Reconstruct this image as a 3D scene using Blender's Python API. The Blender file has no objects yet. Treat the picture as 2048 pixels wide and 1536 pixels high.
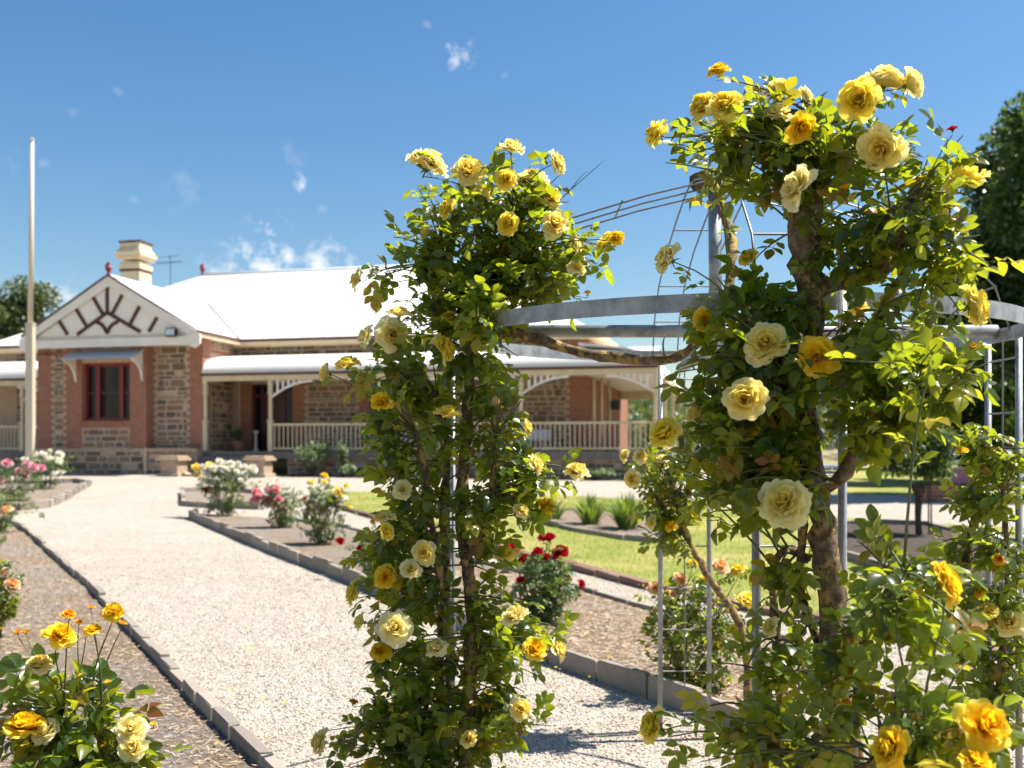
import bpy, bmesh, math, random
import numpy as np
from mathutils import Vector, Matrix
R = math.radians
S = bpy.context.scene
COL = S.collection
# ---------------------------------------------------------------- camera
F = 1991.0                                   # focal length in photo pixels
HC = 1.5                                     # eye height
cd = bpy.data.cameras.new('camera'); cam = bpy.data.objects.new('camera', cd); COL.objects.link(cam)
cam.location = (0, 0, HC); cam.rotation_euler = (R(90), 0, 0)
cd.sensor_width = 36; cd.lens = 35; cd.shift_y = 132 / 2048; cd.clip_start = .05; cd.clip_end = 3000
cd.dof.use_dof = True; cd.dof.focus_distance = 3.2; cd.dof.aperture_fstop = 3.4
S.camera = cam
# ---------------------------------------------------------------- light
SUN_EL, SUN_AZ = 60, 80                      # azimuth clockwise from +Y (view direction)
sv = Vector((math.sin(R(SUN_AZ)) * math.cos(R(SUN_EL)), math.cos(R(SUN_AZ)) * math.cos(R(SUN_EL)), math.sin(R(SUN_EL))))
ld = bpy.data.lights.new('sun', 'SUN'); ld.energy = 5.0; ld.angle = R(.53); ld.color = (1, .955, .88)
lo = bpy.data.objects.new('sun', ld); COL.objects.link(lo); lo.rotation_euler = sv.to_track_quat('Z', 'Y').to_euler()
S.view_settings.view_transform = 'Standard'; S.view_settings.look = 'None'
S.view_settings.exposure = 1.08; S.view_settings.gamma = 1
w = bpy.data.worlds.new('World'); S.world = w; w.use_nodes = True
nt = w.node_tree; N = nt.nodes; L = nt.links; N.clear()
wo = N.new('ShaderNodeOutputWorld'); bg = N.new('ShaderNodeBackground'); bg.inputs[1].default_value = .067
sky = N.new('ShaderNodeTexSky'); sky.sky_type = 'NISHITA'; sky.sun_disc = False
sky.sun_elevation = R(SUN_EL); sky.sun_rotation = R(SUN_AZ); sky.air_density = 1.2; sky.dust_density = .7; sky.ozone_density = 2.4
hs = N.new('ShaderNodeHueSaturation'); hs.inputs['Saturation'].default_value = 1.3
L.new(sky.outputs[0], hs.inputs['Color'])
tc = N.new('ShaderNodeTexCoord')
def wmath(op, a, b=None, clamp=False):
    m = N.new('ShaderNodeMath'); m.operation = op; m.use_clamp = clamp
    for i, v in enumerate((a, b)):
        if v is None: continue
        if isinstance(v, (int, float)): m.inputs[i].default_value = v
        else: L.new(v, m.inputs[i])
    return m.outputs[0]
nz = N.new('ShaderNodeTexNoise'); nz.inputs['Scale'].default_value = 55; nz.inputs['Detail'].default_value = 7; nz.inputs['Roughness'].default_value = .62
L.new(tc.outputs['Generated'], nz.inputs['Vector'])
ng = N.new('ShaderNodeTexNoise'); ng.inputs['Scale'].default_value = 7; ng.inputs['Detail'].default_value = 8; ng.inputs['Roughness'].default_value = .6
L.new(tc.outputs['Generated'], ng.inputs['Vector'])
cloud = wmath('MULTIPLY', wmath('SUBTRACT', ng.outputs[0], .73), 3.5, True)      # sparse wisps all round the sky
for (px, py, rad, st) in [(912,104,30,.8),(858,50,10,.25),(1006,151,12,.2),(234,183,10,.14),(140,224,14,.14),(601,365,18,.9),
        (592,308,26,.14),(370,385,40,.12),(545,530,80,1.1),(440,548,40,.6),(640,535,60,.9),(20,320,22,.18),(84,332,12,.18),(110,600,44,.7),(270,400,10,.15),(646,421,12,.2)]:
    v = Vector(((px-1024)/F, 1, (900-py)/F)).normalized()
    d = N.new('ShaderNodeVectorMath'); d.operation = 'DISTANCE'; L.new(tc.outputs['Generated'], d.inputs[0]); d.inputs[1].default_value = v
    fall = wmath('SUBTRACT', 1.0, wmath('DIVIDE', d.outputs['Value'], 1.5*rad/F), True)
    m = wmath('MULTIPLY', wmath('SUBTRACT', wmath('ADD', nz.outputs[0], wmath('MULTIPLY', fall, .26)), .60), 3.6*st, True)
    m = wmath('MULTIPLY', m, wmath('MULTIPLY', fall, 2, True))
    cloud = wmath('MAXIMUM', cloud, m)
mx = N.new('ShaderNodeMixRGB'); L.new(cloud, mx.inputs[0]); L.new(hs.outputs[0], mx.inputs[1]); mx.inputs[2].default_value = (7.6, 7.8, 8.1, 1)
L.new(mx.outputs[0], bg.inputs[0]); L.new(bg.outputs[0], wo.inputs[0])
# ---------------------------------------------------------------- pixel -> place
def P(px, py, d): return Vector(((px-1024)/F*d, d, HC-(py-900)/F*d))
def gz(y): return 0 if y < 5 else (.02*(y-5) if y < 36 else .62)
def G(px, py):
    t = (py-900)/F; d = 1.5/t
    if d > 5:
        d = 1.6/(t+.02)
        if d > 36: d = .88/t
    return Vector(((px-1024)/F*d, d, gz(d)))
# ---------------------------------------------------------------- materials
def mat(name, col=(.5,.5,.5), rough=.7, metal=0, build=None, spec=.5):
    m = bpy.data.materials.new(name); m.use_nodes = True
    b = m.node_tree.nodes['Principled BSDF']
    b.inputs['Base Color'].default_value = (*col, 1); b.inputs['Roughness'].default_value = rough; b.inputs['Metallic'].default_value = metal
    b.inputs['Specular IOR Level'].default_value = spec
    if build: build(m, m.node_tree, b)
    return m
class T:                                      # small node helper
    def __init__(s, nt): s.nt = nt
    def n(s, typ, **kw):
        x = s.nt.nodes.new(typ)
        for k, v in kw.items():
            if k.startswith('i_'): x.inputs[k[2:].replace('_', ' ')].default_value = v
            else: setattr(x, k, v)
        return x
    def l(s, a, b): s.nt.links.new(a, b)
    def noise(s, scale, detail=4, rough=.55, vec=None, dist=0):
        x = s.n('ShaderNodeTexNoise'); x.inputs['Scale'].default_value = scale; x.inputs['Detail'].default_value = detail
        x.inputs['Roughness'].default_value = rough; x.inputs['Distortion'].default_value = dist
        s.l(vec if vec else s.coord(), x.inputs['Vector']); return x.outputs[0]
    def coord(s):
        if not hasattr(s, 'tc'): s.tc = s.n('ShaderNodeTexCoord')
        return s.tc.outputs['Object']
    def ramp(s, fac, stops, interp='LINEAR'):
        x = s.n('ShaderNodeValToRGB'); x.color_ramp.interpolation = interp; e = x.color_ramp.elements
        while len(e) < len(stops): e.new(.5)
        for q, (p, c) in zip(e, stops): q.position = p; q.color = (*c, 1) if len(c) == 3 else c
        s.l(fac, x.inputs[0]); return x.outputs[0]
    def mix(s, fac, a, b, mode='MIX'):
        x = s.n('ShaderNodeMixRGB'); x.blend_type = mode
        for i, v in enumerate((fac, a, b)):
            if isinstance(v, (int, float)): x.inputs[i].default_value = v
            elif isinstance(v, tuple): x.inputs[i].default_value = (*v, 1)
            else: s.l(v, x.inputs[i])
        return x.outputs[0]
    def m(s, op, a, b=None, clamp=False):
        x = s.n('ShaderNodeMath', operation=op); x.use_clamp = clamp
        for i, v in enumerate((a, b)):
            if v is None: continue
            if isinstance(v, (int, float)): x.inputs[i].default_value = v
            else: s.l(v, x.inputs[i])
        return x.outputs[0]
    def bump(s, h, b, strength=.4, dist=.02):
        x = s.n('ShaderNodeBump'); x.inputs['Strength'].default_value = strength; x.inputs['Distance'].default_value = dist
        s.l(h, x.inputs['Height']); s.l(x.outputs[0], b.inputs['Normal'])
    def rnd(s):                               # per-piece random value: attribute of joined meshes + object random
        a = s.n('ShaderNodeAttribute'); a.attribute_name = 'rnd'
        o = s.n('ShaderNodeObjectInfo')
        return s.m('FRACT', s.m('ADD', a.outputs['Fac'], o.outputs['Random']))
def foliage(name, stops, trans=(.30,.42,.03), tmix=.42, rough=.42, spec=.5):
    def bl(m, nt, b):
        t = T(nt); c = t.ramp(t.rnd(), stops); t.l(c, b.inputs['Base Color'])
        tr = t.n('ShaderNodeBsdfTranslucent'); mc = t.mix(.55, c, trans); g = t.mix(1.0, mc, (1.5,1.45,1.2), 'MULTIPLY'); t.l(g, tr.inputs[0])
        ms = t.n('ShaderNodeMixShader'); ms.inputs[0].default_value = tmix
        t.l(b.outputs[0], ms.inputs[1]); t.l(tr.outputs[0], ms.inputs[2]); t.l(ms.outputs[0], nt.nodes['Material Output'].inputs[0])
    return mat(name, rough=rough, spec=spec, build=bl)
M = {}
M['leaf'] = foliage('rose_leaf', [(0,(.012,.036,.010)),(.36,(.022,.060,.014)),(.62,(.048,.105,.019)),(.80,(.13,.20,.024)),(.90,(.26,.24,.03)),(.935,(.30,.20,.03)),(.965,(.24,.09,.025)),(1,(.16,.024,.02))], tmix=.5, trans=(.50,.56,.012), rough=.30, spec=.6)
M['litter'] = mat('dead_leaf', rough=.9, spec=.1, build=lambda m, nt, b: (lambda t: t.l(t.ramp(t.rnd(), [(0,(.10,.05,.025)),(.5,(.22,.12,.055)),(1,(.34,.22,.11))]), b.inputs['Base Color']))(T(nt)))
M['leaf2'] = foliage('bush_leaf', [(0,(.035,.08,.028)),(.5,(.065,.125,.038)),(.85,(.11,.18,.05)),(1,(.18,.16,.06))], tmix=.35)
M['leaf_grey'] = foliage('grey_leaf', [(0,(.10,.16,.08)),(.6,(.17,.25,.12)),(1,(.26,.33,.17))], trans=(.3,.4,.12), tmix=.25)
M['strap'] = foliage('strap_leaf', [(0,(.07,.13,.03)),(.6,(.13,.21,.045)),(.9,(.22,.26,.06)),(1,(.32,.26,.10))], tmix=.3)
M['grass'] = foliage('grass_blade', [(0,(.13,.18,.035)),(.45,(.21,.255,.055)),(.8,(.30,.31,.085)),(1,(.42,.37,.15))], trans=(.4,.45,.05), tmix=.35, rough=.6, spec=.2)
M['tree_d'] = foliage('tree_leaf', [(0,(.022,.05,.016)),(.6,(.04,.082,.022)),(1,(.08,.12,.03))], tmix=.28, trans=(.2,.3,.03))
M['tree_o'] = foliage('wood_leaf', [(0,(.06,.085,.03)),(.6,(.10,.13,.045)),(1,(.16,.17,.07))], tmix=.22, trans=(.2,.26,.06))
M['tree_b'] = foliage('bright_leaf', [(0,(.11,.18,.02)),(.6,(.19,.27,.03)),(1,(.30,.34,.04))], tmix=.35)
M['tree_g'] = foliage('olive_leaf', [(0,(.10,.12,.075)),(.6,(.16,.18,.11)),(1,(.22,.23,.15))], tmix=.2, trans=(.2,.22,.1))
def petal(name, inner, mid, outer, edge=None):
    def bl(m, nt, b):
        t = T(nt); a = t.n('ShaderNodeAttribute'); a.attribute_name = 'pv'
        f = t.m('ADD', a.outputs['Fac'], t.m('MULTIPLY', t.m('SUBTRACT', t.noise(2.2, 4), .5), .45), True)
        st = [(0, inner), (.25, inner), (.55, mid), (.92, outer), (1, edge or outer)]
        c = t.ramp(f, st); t.l(c, b.inputs['Base Color'])
        tr = t.n('ShaderNodeBsdfTranslucent'); t.l(t.mix(1.0, t.mix(.5, c, mid), (1.1,1.06,.95), 'MULTIPLY'), tr.inputs[0])
        ms = t.n('ShaderNodeMixShader'); ms.inputs[0].default_value = .5
        t.l(b.outputs[0], ms.inputs[1]); t.l(tr.outputs[0], ms.inputs[2]); t.l(ms.outputs[0], nt.nodes['Material Output'].inputs[0])
    return mat('petal_'+name, rough=.6, spec=.25, build=bl)
M['P_g'] = petal('golden', (.90,.48,.006), (.92,.64,.016), (.93,.74,.08), (.92,.74,.20))
M['P_y'] = petal('yellow', (.90,.60,.014), (.93,.76,.08), (.94,.85,.30), (.92,.84,.46))
M['P_p'] = petal('pale', (.90,.62,.04), (.93,.79,.23), (.94,.88,.53), (.91,.83,.56))
M['P_c'] = petal('cream', (.88,.66,.09), (.92,.82,.36), (.93,.89,.62), (.88,.81,.56))
M['P_o'] = petal('orange', (.88,.33,.006), (.90,.47,.012), (.90,.58,.10), (.88,.48,.24))
M['P_r'] = petal('red', (.30,.004,.008), (.42,.006,.014), (.52,.012,.022), (.40,.008,.016))
M['P_k'] = petal('pink', (.82,.24,.28), (.86,.36,.39), (.88,.54,.55))
M['P_l'] = petal('light_pink', (.75,.22,.30), (.80,.36,.44), (.85,.60,.64))
M['P_w'] = petal('white', (.80,.74,.55), (.84,.82,.72), (.86,.86,.82))
M['P_a'] = petal('apricot', (.84,.38,.08), (.86,.55,.26), (.88,.72,.50), (.86,.62,.48))
def bark(m, nt, b):
    t = T(nt); n1 = t.noise(38, 6, .65); n2 = t.noise(9, 4, .6)
    c = t.ramp(n1, [(.3,(.05,.032,.02)),(.5,(.15,.10,.06)),(.72,(.30,.23,.16))])
    li = t.ramp(t.m('MULTIPLY', n2, t.m('ADD', n1, .5)), [(.50,(0,0,0)),(.60,(1,1,1))])
    c = t.mix(li, c, t.mix(n1, (.40,.22,.025), (.36,.29,.14)))
    t.l(c, b.inputs['Base Color']); t.bump(t.m('ADD', n1, t.m('MULTIPLY', n2, .7)), b, 1.0, .012)
M['bark'] = mat('rose_bark', rough=.9, build=bark, spec=.2)
M['cane'] = mat('green_cane', (.09,.11,.03), .6, build=lambda m, nt, b: (lambda t: t.l(t.ramp(t.noise(30, 3), [(.35,(.06,.09,.022)),(.55,(.12,.12,.035)),(.7,(.15,.07,.04))]), b.inputs['Base Color']))(T(nt)))
M['drybark'] = mat('dry_bark', rough=.95, spec=.15, build=lambda m, nt, b: (lambda t: (t.l(t.ramp(t.noise(22, 5), [(.3,(.04,.03,.022)),(.7,(.16,.12,.09))]), b.inputs['Base Color']), t.bump(t.noise(40, 5), b, .8, .02)))(T(nt)))
M['calyx'] = mat('calyx', (.07,.13,.03), .55)
def galv(m, nt, b):
    t = T(nt); n = t.noise(14, 5, .7); n2 = t.noise(120, 2)
    t.l(t.ramp(n, [(.3,(.20,.205,.21)),(.55,(.36,.365,.37)),(.75,(.47,.47,.46))]), b.inputs['Base Color'])
    t.l(t.ramp(n2, [(.3,(.42,.42,.42)),(.7,(.68,.68,.68))]), b.inputs['Roughness']); t.bump(n2, b, .15, .002)
M['galv'] = mat('galvanised_steel', rough=.5, metal=.45, build=galv)
M['wire'] = mat('wire', (.20,.20,.20), .45, .6)
def gravel(m, nt, b):
    t = T(nt); v = t.n('ShaderNodeTexVoronoi'); v.inputs['Scale'].default_value = 62; t.l(t.coord(), v.inputs['Vector'])
    v2 = t.n('ShaderNodeTexVoronoi'); v2.inputs['Scale'].default_value = 120; t.l(t.coord(), v2.inputs['Vector'])
    sp = t.n('ShaderNodeSeparateColor'); t.l(v.outputs['Color'], sp.inputs[0])
    c = t.ramp(sp.outputs[0], [(0,(.24,.195,.15)),(.2,(.38,.325,.26)),(.5,(.485,.43,.36)),(.8,(.59,.535,.46)),(1,(.38,.28,.19))])
    big = t.noise(.55, 5, .6); c = t.mix(t.ramp(big, [(.45,(0,0,0)),(.66,(.8,.8,.8))]), c, t.mix(.5, c, (.36,.25,.16)))
    mid = t.noise(7, 4, .7); c = t.mix(.35, c, t.ramp(mid, [(.3,(.35,.30,.245)),(.7,(.60,.55,.48))]))
    dk = t.ramp(v.outputs['Distance'], [(.45,(1,1,1)),(.85,(.45,.42,.40))]); c = t.mix(.75, c, dk, 'MULTIPLY')
    t.l(c, b.inputs['Base Color'])
    h = t.m('SUBTRACT', 1.0, v.outputs['Distance']); h = t.m('ADD', h, t.m('MULTIPLY', t.m('SUBTRACT', 1.0, v2.outputs['Distance']), .5))
    t.bump(h, b, .9, .012)
M['gravel'] = mat('gravel', rough=.95, build=gravel, spec=.15)
M['pebble'] = mat('pebble', rough=.85, spec=.25, build=lambda m, nt, b: (lambda t: t.l(t.ramp(t.rnd(), [(0,(.23,.18,.135)),(.2,(.38,.32,.255)),(.55,(.485,.43,.36)),(.88,(.60,.545,.47)),(1,(.40,.28,.18))]), b.inputs['Base Color']))(T(nt)))
def mulch(m, nt, b):
    t = T(nt); sc = t.n('ShaderNodeMapping'); t.l(t.coord(), sc.inputs['Vector']); sc.inputs['Scale'].default_value = (1, 2.4, 1); sc.inputs['Rotation'].default_value = (0, 0, .5)
    n = t.noise(34, 6, .75, sc.outputs[0], 1.2); big = t.noise(1.3, 4)
    a = t.ramp(n, [(.28,(.055,.042,.034)),(.5,(.28,.205,.14)),(.72,(.50,.39,.28))]); g = t.ramp(n, [(.28,(.07,.06,.055)),(.5,(.29,.245,.205)),(.72,(.47,.405,.345))])
    t.l(t.mix(t.ramp(big, [(.42,(0,0,0)),(.58,(1,1,1))]), a, g), b.inputs['Base Color']); t.bump(n, b, 1.0, .03)
M['mulch'] = mat('mulch', rough=.95, build=mulch, spec=.1)
def soil(m, nt, b):
    t = T(nt); n = t.noise(30, 6, .75); t.l(t.ramp(n, [(.3,(.035,.027,.022)),(.55,(.10,.078,.062)),(.75,(.20,.165,.135))]), b.inputs['Base Color']); t.bump(n, b, 1.0, .03)
M['soil'] = mat('dark_soil', rough=.95, build=soil, spec=.1)
M['chip'] = mat('straw_chip', rough=.9, spec=.15, build=lambda m, nt, b: (lambda t: t.l(t.ramp(t.rnd(), [(0,(.10,.065,.04)),(.25,(.25,.175,.115)),(.6,(.40,.29,.19)),(.87,(.54,.43,.30)),(1,(.36,.31,.265))]), b.inputs['Base Color']))(T(nt)))
def lawn(m, nt, b):
    t = T(nt); n = t.noise(30, 6, .7); big = t.noise(.7, 4)
    a = t.ramp(n, [(.3,(.12,.155,.03)),(.5,(.21,.24,.05)),(.7,(.34,.325,.10))]); t.l(t.mix(t.ramp(big, [(.42,(0,0,0)),(.6,(.85,.85,.85))]), a, (.36,.31,.11)), b.inputs['Base Color']); t.bump(n, b, .8, .03)
M['lawn'] = mat('lawn', rough=.9, build=lawn, spec=.1)
M['earth'] = mat('earth', rough=.95, spec=.1, build=lambda m, nt, b: (lambda t: t.l(t.ramp(t.noise(.6, 7, .65), [(.3,(.16,.15,.07)),(.55,(.27,.23,.13)),(.75,(.36,.30,.20))]), b.inputs['Base Color']))(T(nt)))
def edging(m, nt, b):
    t = T(nt); n = t.noise(16, 6, .7); r = t.rnd()
    c = t.mix(.5, t.ramp(r, [(0,(.20,.16,.125)),(.5,(.32,.26,.20)),(1,(.42,.345,.26))]), t.ramp(n, [(.3,(.14,.125,.11)),(.7,(.38,.34,.29))]))
    t.l(c, b.inputs['Base Color']); t.bump(t.noise(60, 5, .7), b, .5, .006)
M['edging'] = mat('edging_concrete', rough=.9, build=edging, spec=.2)
M['brickedge'] = mat('brick_edging', rough=.9, spec=.15, build=lambda m, nt, b: (lambda t: (t.l(t.mix(.5, t.ramp(t.rnd(), [(0,(.16,.085,.06)),(1,(.27,.16,.12))]), t.ramp(t.noise(30, 5), [(.3,(.12,.07,.05)),(.7,(.30,.21,.16))])), b.inputs['Base Color']), t.bump(t.noise(60, 4), b, .5, .006)))(T(nt)))
def wallvec(t):                              # (x + y, z) of the house frame: courses run level round every corner
    s = t.n('ShaderNodeSeparateXYZ'); t.l(t.coord(), s.inputs[0]); c = t.n('ShaderNodeCombineXYZ')
    t.l(t.m('ADD', s.outputs[0], s.outputs[1]), c.inputs[0]); t.l(s.outputs[2], c.inputs[1]); return c.outputs[0]
def brick(m, nt, b):
    t = T(nt); x = t.n('ShaderNodeTexBrick'); t.l(wallvec(t), x.inputs['Vector']); x.inputs['Scale'].default_value = 1
    x.inputs['Brick Width'].default_value = .24; x.inputs['Row Height'].default_value = .086; x.inputs['Mortar Size'].default_value = .014
    x.inputs['Color1'].default_value = (.37,.135,.075,1); x.inputs['Color2'].default_value = (.24,.075,.042,1); x.inputs['Mortar'].default_value = (.42,.30,.22,1)
    c = t.mix(.35, x.outputs[0], t.ramp(t.noise(5, 5, .7), [(.3,(.20,.07,.042)),(.7,(.44,.195,.115))])); t.l(c, b.inputs['Base Color']); t.bump(t.m('SUBTRACT', 1.0, x.outputs['Fac']), b, .6, .01)
M['brick'] = mat('red_brick', rough=.9, build=brick, spec=.15)
def mortar(m, nt, b):
    t = T(nt); n = t.noise(9, 6, .7); t.l(t.ramp(n, [(.3,(.40,.29,.20)),(.7,(.56,.43,.32))]), b.inputs['Base Color']); t.bump(n, b, .6, .02)
M['mortar'] = mat('mortar', rough=.95, build=mortar, spec=.1)
def stone(m, nt, b):
    t = T(nt); r = t.rnd(); n = t.noise(7, 5, .7)
    c = t.ramp(r, [(0,(.045,.04,.038)),(.16,(.12,.07,.04)),(.34,(.22,.125,.06)),(.50,(.28,.18,.10)),(.63,(.20,.15,.11)),(.76,(.38,.28,.18)),(.87,(.17,.17,.165)),(.95,(.30,.14,.06))], 'CONSTANT')
    t.l(t.mix(.4, c, t.ramp(n, [(.3,(.13,.10,.075)),(.7,(.46,.36,.25))])), b.inputs['Base Color']); t.bump(t.noise(18, 5, .7), b, .7, .02)
M['stone'] = mat('field_stone', rough=.9, build=stone, spec=.15)
M['cream'] = mat('cream_paint', (.66,.53,.34), .55, build=lambda m, nt, b: (lambda t: t.l(t.ramp(t.noise(3, 4), [(.3,(.60,.47,.29)),(.7,(.70,.58,.385))]), b.inputs['Base Color']))(T(nt)))
M['offwhite'] = mat('offwhite_paint', (.74,.69,.58), .6, build=lambda m, nt, b: (lambda t: t.l(t.ramp(t.noise(2, 4), [(.3,(.76,.70,.60)),(.7,(.85,.80,.71))]), b.inputs['Base Color']))(T(nt)))
M['polepaint'] = mat('weathered_cream_paint', (.56,.48,.36), .6)
M['maroon'] = mat('maroon_paint', (.075,.013,.012), .45)
M['redframe'] = mat('red_paint', (.19,.016,.014), .4)
def zinc(m, nt, b):
    t = T(nt); w = t.n('ShaderNodeTexWave'); w.inputs['Scale'].default_value = 4.1; w.inputs['Distortion'].default_value = 0; w.bands_direction = 'X'; t.l(t.coord(), w.inputs['Vector'])
    t.l(t.ramp(t.noise(.8, 5), [(.3,(.74,.72,.68)),(.7,(.84,.82,.78))]), b.inputs['Base Color']); t.bump(w.outputs['Fac'], b, .25, .02)
M['roof'] = mat('white_roof_sheet', rough=.45, build=zinc, spec=.4)
M['corr'] = mat('corrugated_sheet', (.78,.75,.69), .45, spec=.4)
M['awn'] = mat('awning_sheet', (.52,.49,.45), .5)
M['glass'] = mat('window_glass', (.010,.011,.012), .08, spec=.3)
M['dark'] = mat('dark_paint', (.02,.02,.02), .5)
M['darkwood'] = mat('dark_red_door', (.05,.012,.01), .4)
M['slate'] = mat('weathered_slab', rough=.9, spec=.15, build=lambda m, nt, b: (lambda t: t.l(t.ramp(t.noise(5, 5, .7), [(.3,(.16,.135,.115)),(.7,(.27,.235,.205))]), b.inputs['Base Color']))(T(nt)))
M['sandst'] = mat('sandstone', rough=.9, spec=.15, build=lambda m, nt, b: (lambda t: (t.l(t.ramp(t.noise(8, 6, .7), [(.3,(.32,.225,.155)),(.7,(.50,.38,.28))]), b.inputs['Base Color']), t.bump(t.noise(30, 5), b, .4, .01)))(T(nt)))
M['terra'] = mat('terracotta', (.34,.14,.07), .8)
M['white'] = mat('white_plastic', (.78,.78,.76), .4)
M['blue'] = mat('blue_cloth', (.02,.05,.38), .7)
M['paleblue'] = mat('white_cloth', (.62,.66,.76), .8)
M['pinkcloth'] = mat('pink_cloth', (.62,.22,.24), .8)
M['tyre'] = mat('tyre', (.015,.015,.016), .8)
M['chrome'] = mat('chrome', (.6,.6,.62), .2, 1)
M['carblack'] = mat('black_car_paint', (.012,.013,.016), .2, spec=.8)
M['carsilver'] = mat('silver_car_paint', (.34,.38,.44), .25, .4)
M['carcream'] = mat('cream_car_paint', (.55,.54,.47), .3)
M['lampglass'] = mat('lamp_glass', (.55,.62,.66), .1)
# ---------------------------------------------------------------- mesh helpers
class MB:
    def __init__(s): s.V = []; s.F = []; s.A = []; s.MI = []; s.a = 0.0; s.mi = 0
    def add(s, vs, fs):
        o = len(s.V); s.V += [tuple(v) for v in vs]; s.A += [s.a]*len(vs)
        for f in fs: s.F.append(tuple(i+o for i in f)); s.MI.append(s.mi)
        return s
    def box(s, x0, x1, y0, y1, z0, z1, mtx=None, cham=0):
        if cham:
            c = cham; q = []
            for z, k in ((z0, c), (z0+c, 0), (z1-c, 0), (z1, c)):
                q += [(x0+k, y0+k, z), (x1-k, y0+k, z), (x1-k, y1-k, z), (x0+k, y1-k, z)]
            f = [(3,2,1,0), (12,13,14,15)] + [(4*r+i, 4*r+(i+1) % 4, 4*r+4+(i+1) % 4, 4*r+4+i) for r in range(3) for i in range(4)]
        else:
            q = [(x, y, z) for z in (z0, z1) for (x, y) in ((x0,y0),(x1,y0),(x1,y1),(x0,y1))]
            f = [(3,2,1,0),(4,5,6,7),(0,1,5,4),(1,2,6,5),(2,3,7,6),(3,0,4,7)]
        if mtx: q = [mtx @ Vector(v) for v in q]
        return s.add(q, f)
    def prism(s, pts, axis, a, b):            # profile of 2-D points pushed along an axis
        def mk(p, t): return {'x': (t, p[0], p[1]), 'y': (p[0], t, p[1]), 'z': (p[0], p[1], t)}[axis]
        n = len(pts); q = [mk(p, a) for p in pts] + [mk(p, b) for p in pts]
        return s.add(q, [tuple(range(n))[::-1], tuple(range(n, 2*n))] + [(i, (i+1) % n, n+(i+1) % n, n+i) for i in range(n)])
    def tube(s, pts, rad, n=6, wob=0, rg=None, closed=False):
        pts = [Vector(p) for p in pts]; m = len(pts); rr = rad if isinstance(rad, (list, tuple)) else [rad]*m
        q = []; ref = None
        for i in range(m):
            if closed: t = pts[(i+1) % m]-pts[i-1]
            else: t = pts[min(i+1, m-1)]-pts[max(i-1, 0)]
            if t.length < 1e-9: t = Vector((0,0,1))
            t.normalize()
            if ref is None: ref = t.orthogonal().normalized()
            ref = (ref - t*ref.dot(t)); ref = ref.normalized() if ref.length > 1e-6 else t.orthogonal().normalized()
            bn = t.cross(ref)
            for k in range(n):
                a = 2*math.pi*k/n; r = rr[i]*(1+(rg.uniform(-wob, wob) if wob else 0)); q.append(pts[i]+(ref*math.cos(a)+bn*math.sin(a))*r)
        f = []
        for i in range(m if closed else m-1):
            for k in range(n): f.append((i*n+k, i*n+(k+1) % n, ((i+1) % m)*n+(k+1) % n, ((i+1) % m)*n+k))
        if not closed: f += [tuple(range(n))[::-1], tuple((m-1)*n+k for k in range(n))]
        return s.add(q, f)
    def lathe(s, prof, n=12, c=(0,0,0)):
        q = []; 
        for (r, z) in prof:
            for k in range(n): q.append((c[0]+r*math.cos(2*math.pi*k/n), c[1]+r*math.sin(2*math.pi*k/n), c[2]+z))
        m = len(prof); f = [(i*n+k, i*n+(k+1) % n, (i+1)*n+(k+1) % n, (i+1)*n+k) for i in range(m-1) for k in range(n)]
        return s.add(q, f+[tuple(range(n))[::-1], tuple((m-1)*n+k for k in range(n))])
    def mesh(s, name, mats, smooth=False):
        me = bpy.data.meshes.new(name); me.from_pydata(s.V, [], s.F)
        for m in (mats if isinstance(mats, (list, tuple)) else [mats]): me.materials.append(M[m])
        if any(s.MI): me.polygons.foreach_set('material_index', s.MI)
        if any(s.A): me.attributes.new('rnd', 'FLOAT', 'POINT').data.foreach_set('value', s.A)
        if smooth: me.polygons.foreach_set('use_smooth', [True]*len(me.polygons))
        me.update(); return me
    def build(s, name, mats, parent=None, smooth=False, **kw): return link(name, s.mesh(name, mats, smooth), parent, **kw)
def link(name, me, parent=None, loc=None, rot=None, scale=None, mtx=None, **kw):
    o = bpy.data.objects.new(name, me); COL.objects.link(o); o.parent = parent
    if mtx is not None: o.matrix_local = mtx
    else:
        if loc is not None: o.location = loc
        if rot is not None: o.rotation_euler = rot
        if scale is not None: o.scale = scale if isinstance(scale, (tuple, list)) else (scale,)*3
    for k, v in kw.items():
        if v: o[k] = v
    return o
def thing(name, label, category, loc=(0,0,0), rz=0, group=None): return link(name, None, None, loc=loc, rot=(0,0,rz), label=label, category=category, group=group)
def tri_mesh(name, V, Fc, m, A=None, smooth=True):
    V = np.asarray(V, np.float32); Fc = np.asarray(Fc, np.int32); k = Fc.shape[1]
    me = bpy.data.meshes.new(name); me.vertices.add(len(V)); me.vertices.foreach_set('co', V.ravel())
    me.loops.add(Fc.size); me.loops.foreach_set('vertex_index', Fc.ravel()); me.polygons.add(len(Fc))
    me.polygons.foreach_set('loop_start', np.arange(0, Fc.size, k, dtype=np.int32)); me.polygons.foreach_set('loop_total', np.full(len(Fc), k, np.int32))
    if smooth: me.polygons.foreach_set('use_smooth', np.ones(len(Fc), bool))
    me.update(calc_edges=True); me.materials.append(M[m])
    if A is not None: me.attributes.new('rnd', 'FLOAT', 'POINT').data.foreach_set('value', np.asarray(A, np.float32))
    return me
def inst(tV, tF, Rm, p, sc):                 # many copies of a template into one array; Rm (n,3,3)
    n, k = len(p), len(tV)
    V = np.einsum('nij,kj->nki', Rm, tV)*np.asarray(sc).reshape(n, 1, 1) + p[:, None, :]
    Fc = (tF[None] + (np.arange(n)*k)[:, None, None]).reshape(-1, tF.shape[1])
    return V.reshape(-1, 3), Fc
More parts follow.
